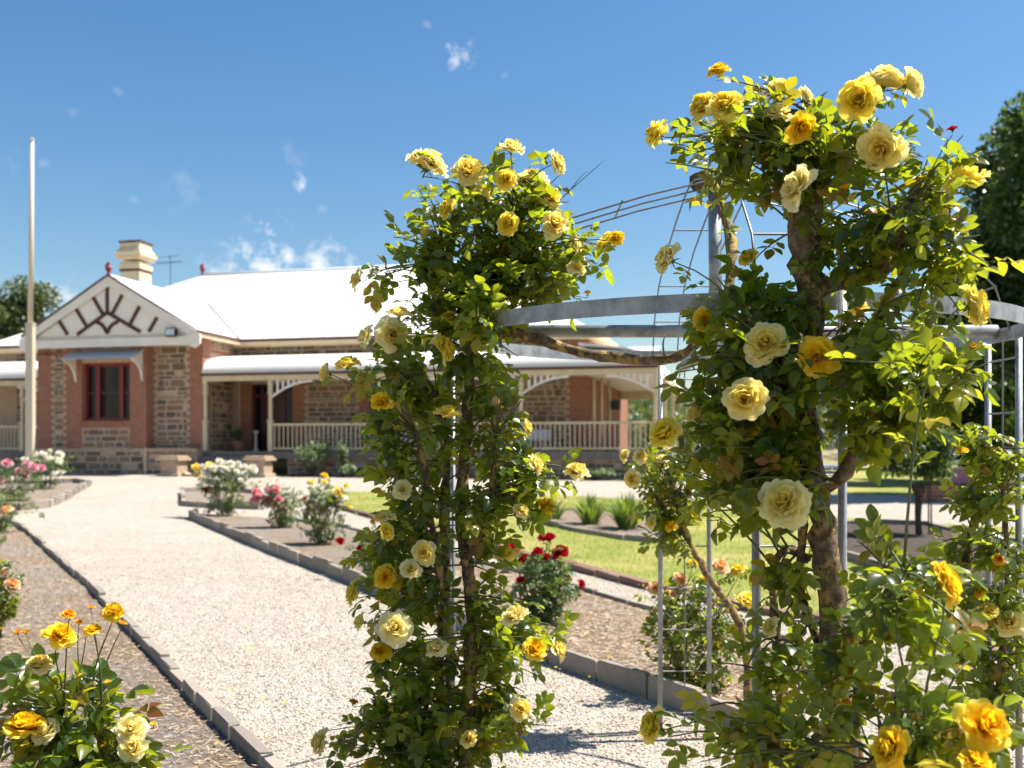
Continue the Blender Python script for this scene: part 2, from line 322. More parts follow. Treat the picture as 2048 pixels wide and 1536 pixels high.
def frames(axis, nrm):                        # columns: side, axis, normal
    y = axis/np.linalg.norm(axis, axis=1, keepdims=True)
    x = np.cross(y, nrm); x /= np.linalg.norm(x, axis=1, keepdims=True)+1e-9
    return np.stack([x, y, np.cross(x, y)], axis=2)
def inpoly(x, y, poly):
    x = np.asarray(x); y = np.asarray(y); c = np.zeros(x.shape, bool); n = len(poly)
    for i in range(n):
        x0, y0 = poly[i][0], poly[i][1]; x1, y1 = poly[i-1][0], poly[i-1][1]
        c ^= ((y0 > y) != (y1 > y)) & (x < (x1-x0)*(y-y0)/((y1-y0) if abs(y1-y0) > 1e-9 else 1e-9)+x0)
    return c
gzv = lambda y: np.clip((np.asarray(y)-5)*.02, 0, .62)
# ---------------------------------------------------------------- the setting: ground, gravel, beds, lawn
def sheet(name, poly, m, lift, parent=None, **kw):
    bm = bmesh.new(); bm.faces.new([bm.verts.new((p[0], p[1], 0)) for p in poly])
    for y in (5, 36):
        bmesh.ops.bisect_plane(bm, geom=bm.verts[:]+bm.edges[:]+bm.faces[:], plane_co=(0, y, 0), plane_no=(0, 1, 0))
    bmesh.ops.triangulate(bm, faces=bm.faces[:])
    for f in bm.faces:
        if f.normal.z < 0: f.normal_flip()
    for v in bm.verts: v.co.z = gz(v.co.y)+lift
    me = bpy.data.meshes.new(name); bm.to_mesh(me); bm.free(); me.materials.append(M[m]); return link(name, me, parent, **kw)
st = dict(kind='structure')
sheet('ground', [(-900,-60),(900,-60),(900,1200),(-900,1200)], 'earth', -.012, **st)
sheet('gravel_path', [(-30,-2),(30,-2),(45,44),(-45,44)], 'gravel', 0, **st)
gx = lambda pts: [G(*p) for p in pts]
W = lambda *p: [Vector((x, y, gz(y))) for x, y in p]
edgeA = gx([(15,1043),(60,1072),(95,1105),(130,1138),(180,1180),(235,1240),(290,1300),(350,1365),(400,1420),(470,1490),(530,1545),(640,1660)]) + W((-.2,3.05),(.3,2.2))
bedA = edgeA + W((.3,1.0),(-14,1.0),(-14,17.6))
edgeB = gx([(-150,1024),(35,1022),(95,1015),(125,1003),(150,988),(180,970),(150,967.5),(100,969),(-150,972)])
edgeC1 = gx([(395,1031),(380,1038),(430,1058),(480,1080),(540,1105),(600,1128),(660,1150),(720,1174),(800,1208),(900,1250),(1000,1290),(1100,1328),(1200,1362),(1300,1398),(1400,1432),(1480,1462),(1600,1420),(1735,1368)])
edgeC2 = gx([(1735,1345),(1600,1300),(1400,1256),(1260,1218),(1130,1178),(1000,1142),(860,1105),(760,1080),(700,1062),(560,1042)])
edgeF = gx([(520,1019),(420,1016),(367,1012),(365,986),(420,983),(520,990)])
lawn_near = gx([(650,1003),(690,1020),(760,1040),(860,1065),(1000,1100),(1100,1127),(1200,1152),(1300,1178),(1450,1212),(1600,1240),(1800,1280),(2150,1345)])
lawn_poly = lawn_near + gx([(2150,1062),(1900,1050),(1700,1036),(1500,1020),(1310,1001),(1100,990),(900,985),(650,983)])
edgeD = gx([(1060,1030),(1058,1042),(1150,1064),(1250,1081),(1310,1086),(1322,1062),(1300,1036),(1180,1022)])
edgeE = gx([(1640,1075),(1650,1052),(1760,1052),(1860,1056),(1900,1066),(2100,1100),(2100,1190),(1900,1172),(1760,1142),(1660,1108)])
sheet('lawn', lawn_poly, 'lawn', .006, **st)
sheet('far_lawn', gx([(1560,985),(1760,990),(2150,1002),(2400,945),(1800,930),(1560,940)]), 'lawn', .006, **st)
sheet('flower_bed', bedA, 'mulch', .03, **st)
sheet('flower_bed', edgeB, 'mulch', .03, **st)
bedC = edgeC1+edgeC2
sheet('flower_bed', bedC, 'mulch', .04, **st)
sheet('flower_bed', edgeF, 'mulch', .03, **st)
sheet('flower_bed', edgeD, 'mulch', .04, **st)
sheet('flower_bed', edgeE, 'soil', .04, **st)
nb = [0]
def edge_run(label, pts, h, thick, blen, m, seed, closed=False, name='garden_edging', piece='edging_block'):
    rg = random.Random(seed); pts = [Vector((p.x, p.y, 0)) for p in pts]
    if closed: pts.append(pts[0])
    root = thing(name, label, 'edging', (pts[0].x, pts[0].y, gz(pts[0].y)))
    if not hasattr(edge_run, 'me'): edge_run.me = {}
    for i in range(len(pts)-1):
        a, b = pts[i], pts[i+1]; ln = (b-a).length; n = max(1, round(ln/blen))
        if ln > 14: continue
        for k in range(n):
            p, q = a.lerp(b, k/n), a.lerp(b, (k+1)/n); c = (p+q)/2; l = (q-p).length
            key = (m, rg.randrange(4))
            if key not in edge_run.me:
                r2 = random.Random(key[1]); mb = MB(); mb.box(-.5, .5, -.5, .5, 0, 1, cham=.04)
                mb.V = [(x+r2.uniform(-.012,.012), y+r2.uniform(-.06,.06), z+r2.uniform(-.03,.03)) for x, y, z in mb.V]; edge_run.me[key] = mb.mesh(piece, m)
            sl = math.atan2(gz(q.y)-gz(p.y), l)
            o = link(piece, edge_run.me[key], root); hh = h*rg.uniform(.8, 1.15)
            o.location = c - Vector((pts[0].x, pts[0].y, 0)) + Vector((0, 0, gz(c.y)-gz(pts[0].y)-.03))
            o.rotation_euler = (rg.uniform(-.05,.05), -sl+rg.uniform(-.02,.02), math.atan2(q.y-p.y, q.x-p.x)+rg.uniform(-.02,.02)); o.scale = (l*.965, thick, hh+.03)
    return root
edge_run('grey edging along the mulch bed left of the gravel path', edgeA, .10, .06, .42, 'edging', 1)
edge_run('pale edging around the pointed far left bed of pink and white roses', edgeB, .16, .12, .42, 'edging', 2)
edge_run('grey block edging along the path side of the long middle rose bed', edgeC1, .14, .05, .46, 'edging', 3)
edge_run('low grey edging along the lawn side of the middle rose bed', edgeC2, .09, .05, .6, 'edging', 4)
edge_run('short pale edging around the small bed behind the white rose bush', edgeF, .14, .09, .5, 'edging', 5)
edge_run('reddish brick strip edging along the near side of the lawn', lawn_near, .07, .13, .5, 'brickedge', 6, piece='brick')
edge_run('dark edging around the strap leaf plants on the lawn', edgeD, .09, .06, .6, 'edging', 7, True)
edge_run('grey edging around the dark soil bed under the round clipped tree', edgeE, .10, .07, .6, 'edging', 8, True)
# loose gravel, straw chips and grass: countless, so stuff
rg = np.random.default_rng(5)
def scatter(name, n, xr, yr, keep, tV, tF, m, size, tilt, label, cat, lift=0, flat=True, shade=True):
    x = rg.uniform(*xr, n); y = yr[0]+(yr[1]-yr[0])*rg.random(n)**1.35; k = keep(x, y); x, y = x[k], y[k]; n = len(x)
    az = rg.uniform(0, 2*np.pi, n); ax = np.stack([np.cos(az), np.sin(az), rg.normal(0, tilt, n)], 1)
    nr = np.stack([rg.normal(0, tilt, n), rg.normal(0, tilt, n), np.ones(n)], 1)
    V, Fc = inst(tV, tF, frames(ax, nr), np.stack([x, y, gzv(y)+lift], 1), rg.uniform(*size, n))
    A = np.repeat(rg.random(n), len(tV)); return link(name, tri_mesh(name, V, Fc, m, A, shade), None, kind='stuff', label=label, category=cat)
oc = np.array([(1,0,0),(-.9,.1,.1),(0,1,.05),(.1,-.95,0),(0,0,.75),(.05,0,-.6)]); ocf = np.array([(0,2,4),(2,1,4),(1,3,4),(3,0,4),(2,0,5),(1,2,5),(3,1,5),(0,3,5)])
noBed = lambda x, y: ~inpoly(x, y, bedA) & ~inpoly(x, y, bedC) & ~inpoly(x, y, lawn_poly) & (np.abs(x) < y*.62+1)
fade = lambda x, y: noBed(x, y) & (rg.random(len(x)) < np.clip((15-y)/8, 0, 1))
scatter('gravel_stones', 150000, (-6, 6.5), (2.6, 15), fade, oc*np.array([1,.75,.55]), ocf, 'pebble', (.0045, .0125), .3, 'loose pale gravel stones lying on the path', 'gravel', .002, shade=False)
LTV = np.array([(0,-.5,0),(.3,-.1,.09),(.24,.25,.1),(0,.5,.02),(-.24,.25,.1),(-.3,-.1,.09)]); LTF = np.array([(0,1,2),(0,2,3),(0,3,4),(0,4,5)])
ch = np.array([(-.5,-.05,0),(.5,-.04,.05),(.5,.04,.03),(-.5,.05,0),(0,0,.09)]); chf = np.array([(0,1,4),(1,2,4),(2,3,4),(3,0,4)])
inA = lambda x, y: (inpoly(x, y, bedA) | inpoly(x, y, bedC)) & (np.abs(x) < y*.75+2)
scatter('straw_mulch', 170000, (-9, 3.5), (3.2, 19), inA, ch, chf, 'chip', (.02, .055), .2, 'brown straw mulch lying over the left and middle beds', 'mulch', .036, shade=False)
inC = lambda x, y: inpoly(x, y, bedC)
scatter('straw_mulch', 60000, (-3, 3.5), (4.6, 11), inC, ch, chf, 'chip', (.03, .07), .22, 'tan straw mulch lying thick over the middle rose bed', 'mulch', .044, shade=False)
scatter('leaf_litter', 2600, (-4.5, 5), (3.0, 14), noBed, LTV, LTF, 'litter', (.012, .03), .25, 'small brown dead leaves strewn over the gravel', 'leaf litter', .008)
scatter('fallen_petals', 420, (-3.5, 4), (3.2, 10), lambda x, y: (np.abs(x) < y*.56+.3) & (np.abs(x-.2) < 2.4), LTV, LTF, 'P_p', (.02, .035), .3, 'pale yellow fallen petals scattered on the ground', 'petals', .05)
gb = np.array([(-.09,0,0),(.09,0,0),(.05,.12,.6),(-.05,.12,.6),(0,.4,1)]); gbf = np.array([(0,1,2),(0,2,3),(3,2,4)])
inL = lambda x, y: inpoly(x, y, lawn_poly) & ~inpoly(x, y, edgeD) & ~inpoly(x, y, edgeE)
scatter('grass', 110000, (-5, 12), (6.5, 26), inL, gb, gbf, 'grass', (.025, .05), .35, 'short yellow green grass of the lawn', 'grass', .004)
# ---------------------------------------------------------------- the house
HX, HY, HA = -11.19, 36.0, -math.atan2(3.7, 15.83)
HM = Matrix.Translation((HX, HY, 0)) @ Matrix.Rotation(HA, 4, 'Z'); HI = HM.inverted()
def onL(px, py, Lq):                          # where the sight line of a pixel meets the house plane y = Lq; returns (s, z)
    o = HI @ Vector((0, 0, HC)); d = (HI.to_3x3() @ Vector(((px-1024)/F, 1, (900-py)/F))); k = (Lq-o.y)/d.y; q = o+d*k; return q.x, q.z
house = thing('brick_house', 'stone and red brick house with white roof, gable and long veranda', 'house', (HX, HY, 0), HA)
stones = []                                   # (parent, x, y, z, w, h, facing)
def stone_field(parent, u0, u1, z0, z1, plane, facing, seed, skip=(), pri=0):
    rgx = random.Random(seed); z = z0+.02
    while z < z1-.07:
        h = min(rgx.choice((.09,.12,.15,.19,.24)), z1-z-.02); u = u0+rgx.uniform(0, .08)
        while u < u1-.1:
            wd = min(rgx.choice((.16,.22,.3,.38,.48,.6))*rgx.uniform(.85,1.15), u1-u-.015)
            if wd > .09 and h > .06 and rgx.random() > .06 and not any(a-.03 < u+wd and u < b+.03 and c < z+h and z < d for a, b, c, d in skip):
                stones.append((pri, parent, u+wd/2, plane, z+h/2, wd, h*rgx.uniform(.78, 1.06), facing))
            u += wd+rgx.uniform(.03, .065)
        z += h+rgx.uniform(.022, .045)
def hp(name, mb, m, parent=house, **kw): return mb.build(name, m, parent, **kw)
mb = MB()                                      # main wall: window and door left as openings
for a, b, c, d in ((0,.55,.5,5.5),(.55,2.3,4.05,5.5),(2.3,5.4,.5,5.5),(5.4,6.75,.5,2.0),(5.4,6.75,4.1,5.5),(6.75,13.68,.5,5.5)): mb.box(a, b, 2.6, 3.0, c, d)
main = hp('front_wall', mb, 'mortar')
mb = MB(); mb.box(13.28, 13.68, 3.0, 15, .5, 5.5); side = hp('side_wall', mb, 'brick')
mb = MB(); mb.box(-14.5, -6.6, 2.6, 3.0, .5, 5.5); leftw = hp('left_wall', mb, 'mortar')
mb = MB(); mb.box(-14.5, 13.68, 14.6, 15, .5, 5.5); hp('back_wall', mb, 'mortar')
mb = MB(); mb.box(-2.0, 0, 0, .35, .5, 5.6); wingR = hp('wing_wall', mb, 'mortar')
mb = MB(); mb.box(-.35, 0, .35, 2.6, .5, 5.6); wret = hp('return_wall', mb, 'mortar')
mb = MB(); mb.box(-6.5, -6.15, -.1, 2.6, .5, 5.6); hp('return_wall', mb, 'mortar')
mb = MB()
for a, b, c, d in ((-6.5,-4.65,.5,5.6),(-4.65,-2.65,.5,2.57),(-4.65,-2.65,4.7,5.6),(-2.65,-2.0,.5,5.6)): mb.box(a, b, -.45, -.1, c, d)
bay = hp('bay_wall', mb, 'mortar')
mb = MB(); mb.box(-6.58, 0.06, -.53, -.451, .45, 1.5); mb.box(-2.0, .06, -.4511, -.02, .45, 1.5); mb.box(-6.6, .08, -.56, -.44, 1.48, 1.56); plinth = hp('plinth_wall', mb, 'mortar')
mb = MB()                                      # brick quoins stand 15 mm proud of the mortar
for a, b, y0, y1, c, d in ((-6.52,-5.95,-.466,0,1.56,5.3),(-5.3,-4.648,-.468,-.12,1.56,5.3),(-2.652,-1.985,-.47,0,1.56,5.58),(-4.65,-2.65,-.467,-.12,2.3,2.575),(-.5,.016,-.016,.5,1.56,5.58),
                           (-6.5,-4.6,-.466,-.3,5.0,5.15),(13.0,13.696,2.584,3.2,1.45,5.48),(.1,.56,2.586,2.9,1.45,4.3),(2.29,2.75,2.586,2.9,1.45,4.3),(5.0,5.41,2.586,2.9,1.45,4.4),(6.74,7.15,2.586,2.9,1.45,4.4),(2.75,13.0,2.588,2.9,5.05,5.13),(-.02,.014,.5,2.6,5.08,5.2)):
    mb.box(a, b, y0, y1, c, d)
for k in range(14):                            # long and short courses alternate like teeth
    z = 1.6+k*.26
    if z > 5.0: break
    for a, b, y0, y1 in ((-5.95,-5.84,-.466,-.2),(-5.41,-5.3,-.468,-.2),(-.61,-.5,-.016,.2),(-1.985,-1.88,-.016,.2)): mb.box(a, b, y0, y1, z, z+.13)
    for a, b in ((2.75,2.86),(4.89,5.0),(7.15,7.26),(12.89,13.0)): mb.box(a, b, 2.584, 2.8, z, z+.13)
hp('brick_quoin', mb, 'brick', kind='stuff')
stone_field(bay, -5.83, -5.42, 1.58, 5.25, -.45, 'f', 11); stone_field(bay, -4.62, -2.68, 1.58, 2.28, -.45, 'f', 12); stone_field(bay, -4.5, -2.7, 5.2, 5.55, -.45, 'f', 13)
stone_field(wingR, -1.87, -.62, 1.58, 5.3, 0, 'f', 14); stone_field(plinth, -6.4, -2.05, .62, 1.46, -.53, 'f', 15); stone_field(plinth, -2.0, .03, .62, 1.46, -.53, 'f', 16)
stone_field(wret, .55, 2.2, 1.5, 4.4, 0, 's', 17); stone_field(wret, .5, 2.55, 5.22, 5.5, 0, 's', 18, pri=1)
stone_field(main, 7.27, 12.88, 1.5, 4.6, 2.6, 'f', 19, pri=1); stone_field(main, 2.87, 4.88, 1.5, 4.4, 2.6, 'f', 20, pri=0)
stone_field(main, .1, 13, 5.14, 5.5, 2.6, 'f', 21, pri=2); stone_field(leftw, -10, -6.7, 1.5, 4.2, 2.6, 'f', 22, pri=2); stone_field(leftw, -10, -6.7, 5.1, 5.5, 2.6, 'f', 23, pri=2)
mb = MB(); mb.box(3.3, 16.2, .06, .3, .3, 1.2); vbase = hp('veranda_base', mb, 'mortar'); mb = MB(); mb.box(15.9, 16.2, .3, 12, .3, 1.2); hp('veranda_side_base', mb, 'mortar'); mb = MB(); mb.box(-14, -6.5, .6, .9, .3, 1.2); vbl = hp('veranda_base', mb, 'mortar')
stone_field(vbase, 3.35, 16.15, .5, 1.17, .06, 'f', 24, pri=1); stone_field(vbl, -9.5, -6.6, .5, 1.17, .6, 'f', 25, pri=2)
sm = []
for v in range(8):                            # eight rough stone blanks
    r2 = random.Random(v); q = []
    for (y, k) in ((0, 1), (-.6, 1), (-1, .84)):
        for i in range(8):
            a = 2*math.pi*i/8; cx, cz = math.cos(a), math.sin(a); e = max(abs(cx), abs(cz)); j = r2.uniform(.84, 1.0)
            q.append((cx/e*.5*k*j, y, cz/e*.5*k*j))
    f = [(r*8+i, r*8+(i+1) % 8, r*8+8+(i+1) % 8, r*8+8+i) for r in range(2) for i in range(8)] + [tuple(range(16, 24))]
    x = MB(); x.add(q, f); sm.append((x.mesh('stone', 'stone'), np.array(q), f))
stones.sort(key=lambda t: t[0]); rgs = random.Random(3); rest = MB()
for i, (pri, par, u, pl, z, wd, h, fc) in enumerate(stones):
    me, q, f = sm[rgs.randrange(8)]; dp = rgs.uniform(.02, .04); flip = rgs.choice((1, -1))
    if i < 300:
        o = link('stone', me, par); o.scale = (wd*flip, dp, h)
        if fc == 'f': o.location = (u, pl+.004, z)
        else: o.location = (pl-.004, u, z); o.rotation_euler = (0, 0, R(90))
    else:
        rest.a = rgs.random()
        if fc == 'f': rest.add([(u+a*wd*flip, pl+.004+b*dp, z+c*h) for a, b, c in q], f)
        else: rest.add([(pl-.004-b*dp, u+a*wd, z+c*h) for a, b, c in q], f)
hp('stonework', rest, 'stone', kind='stuff')
# floor, steps, pedestals
mb = MB(); mb.box(0.1, 16.3, -.06, 2.6, 1.2, 1.45); mb.box(13.68, 16.3, 2.6, 12, 1.2, 1.449); mb.box(-14, -6.5, .5, 2.6, 1.2, 1.45); hp('veranda_floor', mb, 'slate')
for k in range(4): mb = MB(); mb.box(.15, 2.65, -.4-.36*(3-k), -.062-.36*(3-k)+(.0 if k == 3 else .02), .4, .66+.2*k, cham=.015); hp('step', mb, 'slate')
for sx in (-.25, 3.0):
    mb = MB(); x, y, g = sx, -1.45, .5
    mb.box(x-.4, x+.4, y-.4, y+.4, g, g+.2, cham=.02); mb.box(x-.32, x+.32, y-.32, y+.32, g+.2, g+.62); mb.box(x-.42, x+.42, y-.42, y+.42, g+.62, g+.72, cham=.02); mb.box(x-.36, x+.36, y-.36, y+.36, g+.72, g+.8, cham=.02)
    hp('step_pedestal', mb, 'sandst')
    s = 1 if sx < 0 else -1; x = sx+s*.42; prof = [(0,.4),(0,.74),(.1,.7),(.2,.66),(.36,.66),(.46,.72),(.55,.86),(.72,.88),(.72,.4)] if s > 0 else [(0,.4),(0,.82),(-.1,.88),(-.2,.8),(-.3,.7),(-.36,.4)]
    mb = MB(); mb.prism([(x+a, b) for a, b in prof], 'y', -1.62, -1.3); hp('step_cheek', mb, 'sandst')
# veranda roof, real corrugations
def bullnose(x0, x1, y0, y1, name='veranda_roof'):
    prof = [(0,4.22),(.05,4.42),(.14,4.58),(.3,4.72),(.55,4.83),(1.0,4.93),(1.6,5.01),(2.6,5.1)]; k = (y1-y0)/2.6; step = .0225; n = int((x1-x0)/step)
    xs = x0+np.arange(n+1)*step; wv = .011*np.sin(xs/.085*2*np.pi); V = []
    for (p, z) in prof: V.append(np.stack([xs, np.full(n+1, y0-.06+p*k)-wv*.5*(z < 4.8), z+wv], 1))
    V = np.concatenate(V); m = n+1; i = np.arange(n); Fq = np.concatenate([np.stack([r*m+i, r*m+i+1, (r+1)*m+i+1, (r+1)*m+i], 1) for r in range(len(prof)-1)])
    o = link(name, tri_mesh(name, V, Fq, 'corr'), house); so = o.modifiers.new('thick', 'SOLIDIFY'); so.thickness = .006; return o
bullnose(-.0, 16.35, 0, 2.6); bullnose(-14, -6.55, .5, 2.6)
mb = MB(); prof = [(16.36-p, z-.03) for p, z in ((0,4.2),(.05,4.4),(.14,4.56),(.3,4.7),(1.0,4.9),(2.66,5.1),(2.66,5.04),(1.0,4.84),(.3,4.64),(.1,4.4),(.06,4.2))]; mb.prism(prof, 'y', .2, 12.2); hp('side_veranda_roof', mb, 'corr')
mb = MB(); mb.box(13.7, 16.2, .2, 12, 4.12, 4.15); mb.box(.1, 13.7, .2, 2.58, 4.14, 4.17); hp('veranda_ceiling', mb, 'offwhite')
mb = MB(); mb.box(.0, 16.35, -.02, .1, 3.98, 4.17); hp('veranda_beam', mb, 'cream')
mb = MB(); mb.box(16.2, 16.34, .1, 12, 3.98, 4.17); hp('veranda_beam', mb, 'cream')
mb = MB(); mb.box(13.69, 16.2, 11.9, 12.02, 3.75, 4.12); hp('veranda_beam', mb, 'cream')
mb = MB(); mb.box(-14, -6.5, .48, .6, 3.98, 4.17); hp('veranda_beam', mb, 'cream')
mb = MB(); mb.box(-.02, 16.4, -.1, -.021, 4.172, 4.25); mb.box(-14, -6.5, .4, .479, 4.172, 4.25); hp('veranda_gutter', mb, 'maroon')
def post(x, y):
    mb = MB(); mb.box(x-.075, x+.075, y-.075, y+.075, 1.45, 2.55, cham=.01); mb.box(x-.095, x+.095, y-.095, y+.095, 2.5, 2.58, cham=.015)
    mb.box(x-.055, x+.055, y-.055, y+.055, 2.58, 3.5, cham=.015); mb.box(x-.09, x+.09, y-.09, y+.09, 3.5, 3.57, cham=.015); mb.box(x-.07, x+.07, y-.07, y+.07, 3.57, 3.979); hp('veranda_post', mb, 'cream')
posts = [.1, 2.66, 7.23, 11.8, 16.27]
for x in posts: post(x, .04)
for y in (4.0, 8.0, 11.9): post(16.27, y)
post(-8.0, .55); post(-11.5, .55)
def bracket(x, sgn, y=.04, ax='x', wd=1.55):  # arched valance with upright slats between arch and beam
    mb = MB(); pts = []
    for i in range(9):
        a = i/8*math.pi/2; u = wd*(1-math.cos(a))*.0+wd*math.sin(a); z = 3.42+.5*(1-math.cos(a))**.0*0+.5*(1-(1-math.sin(a))**1.6)
        pts.append((u, z))
    pts = [(wd*t, 3.40+.54*(1-(1-t)**2.1)) for t in [i/10 for i in range(11)]]
    for i in range(10):
        (a, z), (b, z2) = pts[i], pts[i+1]; mb.prism([(x+sgn*(a+.06), z-.045), (x+sgn*(b+.06), z2-.045), (x+sgn*(b+.06), z2+.035), (x+sgn*(a+.06), z+.035)], 'y', y-.025, y+.025)
    o = hp('arched_bracket', mb, 'offwhite')
    for i in range(1, 6):
        t = i*.135; z = 3.40+.54*(1-(1-t)**2.1)+.02
        if z < 3.95: c = MB(); u = x+sgn*(wd*t+.06); c.box(u-.04, u+.04, y-.015, y+.015, z, 3.978); hp('slat', c, 'offwhite', o)
for x, ss in ((2.66,(1,)),(7.23,(-1,1)),(11.8,(-1,1)),(16.27,(-1,))):
    for s in ss: bracket(x, s)
bracket(-6.6, -1, .54); bracket(-8.0, 1, .54, wd=1.2)
bm_ = MB(); bm_.box(-.018, .018, -.018, .018, 1.58, 2.36); bal = bm_.mesh('baluster', 'cream')
def rail(x0, x1, y, sp=.165):
    mb = MB(); mb.box(x0, x1, y-.05, y+.05, 2.36, 2.44, cham=.01); mb.box(x0, x1, y-.03, y+.03, 1.52, 1.58); o = hp('handrail', mb, 'cream')
    n = int((x1-x0)/sp)
    for i in range(n): link('baluster', bal, o, loc=(x0+(i+.5)*(x1-x0)/n, y, 0))
for a, b in ((2.735,7.155),(7.305,11.725),(11.875,16.195)): rail(a, b, .04)
rail(-11.4, -8.1, .55); rail(-7.9, -6.55, .55)
mb = MB(); mb.box(16.22, 16.32, .12, 11.8, 2.36, 2.44); mb.box(16.24, 16.3, .12, 11.8, 1.52, 1.58); sr = hp('handrail', mb, 'cream')
for i in range(40): link('baluster', bal, sr, loc=(16.27, .3+i*.29, 0))
# roofs
EV, EO = 5.68, .35
def roof(name, faces, th=.07):
    V = []; Fs = []
    for f in faces:
        b = len(V); V += f; Fs.append(tuple(range(b, b+len(f))))
    mb = MB(); mb.add(V, Fs); o = hp(name, mb, 'roof'); s = o.modifiers.new('thick', 'SOLIDIFY'); s.thickness = th; s.offset = -1
x0, x1, y0, y1 = -15.2, 13.68+EO, 2.6-EO, 15.3; D = (y1-y0)/2; zr = EV+.588*D; ym = (y0+y1)/2; hr = 6.3
ra, rb = (-5.15, ym, zr), (x1-D, ym, zr); la = (-11.6, y0, EV); lb = (-11.6, y1, EV)
roof('main_roof', [[la, (x1,y0,EV), rb, ra], [(x1,y0,EV), (x1,y1,EV), rb], [(x1,y1,EV), lb, ra, rb], [lb, la, ra]])
mb = MB(); mb.tube([ra, rb], .09, 8); hp('ridge_cap', mb, 'roof', smooth=True)
mb = MB(); mb.box(-11.6, x1, y0-.1, y0+.02, EV-.2, EV+.03); mb.box(x1-.02, x1+.1, y0, y1, EV-.2, EV+.03); hp('fascia', mb, 'cream')
mb = MB(); mb.box(-11.6, x1+.02, y0-.14, y0-.101, EV-.06, EV+.05); hp('gutter', mb, 'maroon')
mb = MB(); mb.box(-11.6, 13.7, y0, 2.62, EV-.24, EV-.201); mb.box(13.66, x1, y0, y1, EV-.24, EV-.201); hp('soffit', mb, 'cream')
sR, apx = -3.25, 7.75; eR, eL = .28, -6.78; pit = (apx-EV)/(eR-sR)
yb = 9.0
roof('wing_roof', [[(eR,-.85,EV),(eR,yb,EV),(sR,yb,apx),(sR,-.85,apx)], [(eL,yb,EV),(eL,-.85,EV),(sR,-.85,apx),(sR,yb,apx)]])
mb = MB(); mb.tube([(sR,-.9,apx+.03),(sR,6.1,apx+.03)], .08, 8); hp('ridge_cap', mb, 'roof', smooth=True)
mb = MB(); mb.tube([(eR+.0,2.25,EV+.03),(-3.2,5.8,apx+.03)], .035, 6); hp('valley_gutter', mb, 'slate')
mb = MB(); mb.box(eR-.02, eR+.09, -.85, y0, EV-.18, EV+.02); hp('fascia', mb, 'cream')
mb = MB(); mb.box(eR+.091, eR+.13, -.85, y0-.15, EV-.05, EV+.05); hp('gutter', mb, 'maroon')
mb = MB(); mb.box(-6.7, .2, -.8, .0, 5.601, 5.64); hp('soffit', mb, 'cream')
for sg, e in ((1, eR), (-1, eL)):               # barge boards with scroll feet
    mb = MB(); a, b = (sR, apx+.02), (e+sg*.05, EV-.02); mb.prism([a, b, (b[0], b[1]-.3), (a[0], a[1]-.36)], 'y', -.9, -.851)
    f = b; mb.prism([(f[0]-sg*.02, f[1]-.02), (f[0]+sg*.12, f[1]-.1), (f[0]+sg*.1, f[1]-.4), (f[0]-sg*.1, f[1]-.56), (f[0]-sg*.3, f[1]-.5), (f[0]-sg*.5, f[1]-.1)], 'y', -.93, -.83)
    hp('barge_board', mb, 'offwhite')
    mb = MB(); mb.prism([(a[0], a[1]+.07), (b[0]+sg*.06, b[1]+.05), (b[0]+sg*.06, b[1]), (a[0], a[1])], 'y', -.94, -.84); hp('barge_capping', mb, 'maroon')
mb = MB(); mb.box(-6.75, .2, -.88, -.81, 5.22, 5.52); hp('gable_beam', mb, 'offwhite')
mb = MB(); mb.prism([(-6.55,5.5),(.05,5.5),(sR,7.5)], 'y', -.78, -.72); gp = hp('gable_panel', mb, 'offwhite')
zc = lambda x, y: onL(x/2.926, 450+y/2.926, -.79)
def batten(pts, wd=.13):
    q = [zc(*p) for p in pts]; mb = MB()
    for (a, b) in zip(q, q[1:]):
        v = Vector((b[0]-a[0], b[1]-a[1])); n = Vector((-v.y, v.x)).normalized()*wd/2; e = v.normalized()*.02
        mb.prism([(a[0]-e.x+n.x, a[1]-e.y+n.y), (b[0]+e.x+n.x, b[1]+e.y+n.y), (b[0]+e.x-n.x, b[1]+e.y-n.y), (a[0]-e.x-n.x, a[1]-e.y-n.y)], 'y', -.815, -.781)
    hp('batten', mb, 'maroon', gp)
for pts in ([(628,365),(628,512)], [(628,512),(455,640)], [(628,512),(820,625)], [(535,405),(602,522)], [(715,412),(658,518)], [(438,478),(502,585)], [(815,480),(758,588)], [(338,548),(395,640)], [(917,545),(873,622)],
            [(565,568),(592,580),(612,602),(628,632)], [(690,566),(662,580),(642,602),(628,632)]): batten(pts)
def finial(x, y, z):
    mb = MB(); mb.lathe([(.05,0),(.09,.06),(.05,.14),(.10,.22),(.12,.32),(.06,.42),(.05,.5),(.02,.56)], 10, (x, y, z)); mb.box(x-.13, x+.02, y-.03, y+.03, z+.36, z+.46); hp('finial', mb, 'redframe')
finial(sR, -.85, apx); finial(ra[0], ra[1], zr)
cx, cy = -6.0, 4.9
mb = MB(); mb.box(cx-.45, cx+.45, cy-.42, cy+.42, 5.8, 9.0); mb.box(cx-.5, cx+.5, cy-.47, cy+.47, 9.1, 9.3)
for i, (g, z) in enumerate(((.45,9.3),(.55,9.5),(.62,9.62),(.55,9.74),(.48,9.82))): mb.box(cx-g, cx+g, cy-g, cy+g, z, z+.1+.02*i, cham=.02)
mb.box(cx-.46, cx+.46, cy-.44, cy+.44, 9.9, 10.2); chim = hp('chimney', mb, 'cream')
mb = MB(); mb.box(cx-.48, cx+.48, cy-.45, cy+.45, 9.0, 9.1); hp('chimney_band', mb, 'maroon', chim); mb = MB(); mb.box(cx-.5, cx+.5, cy-.48, cy+.48, 10.2, 10.28); hp('chimney_band', mb, 'maroon', chim)
mb = MB(); ax = cx+1.0; mb.tube([(ax,cy+1,7.0),(ax,cy+1,9.9)], .014)
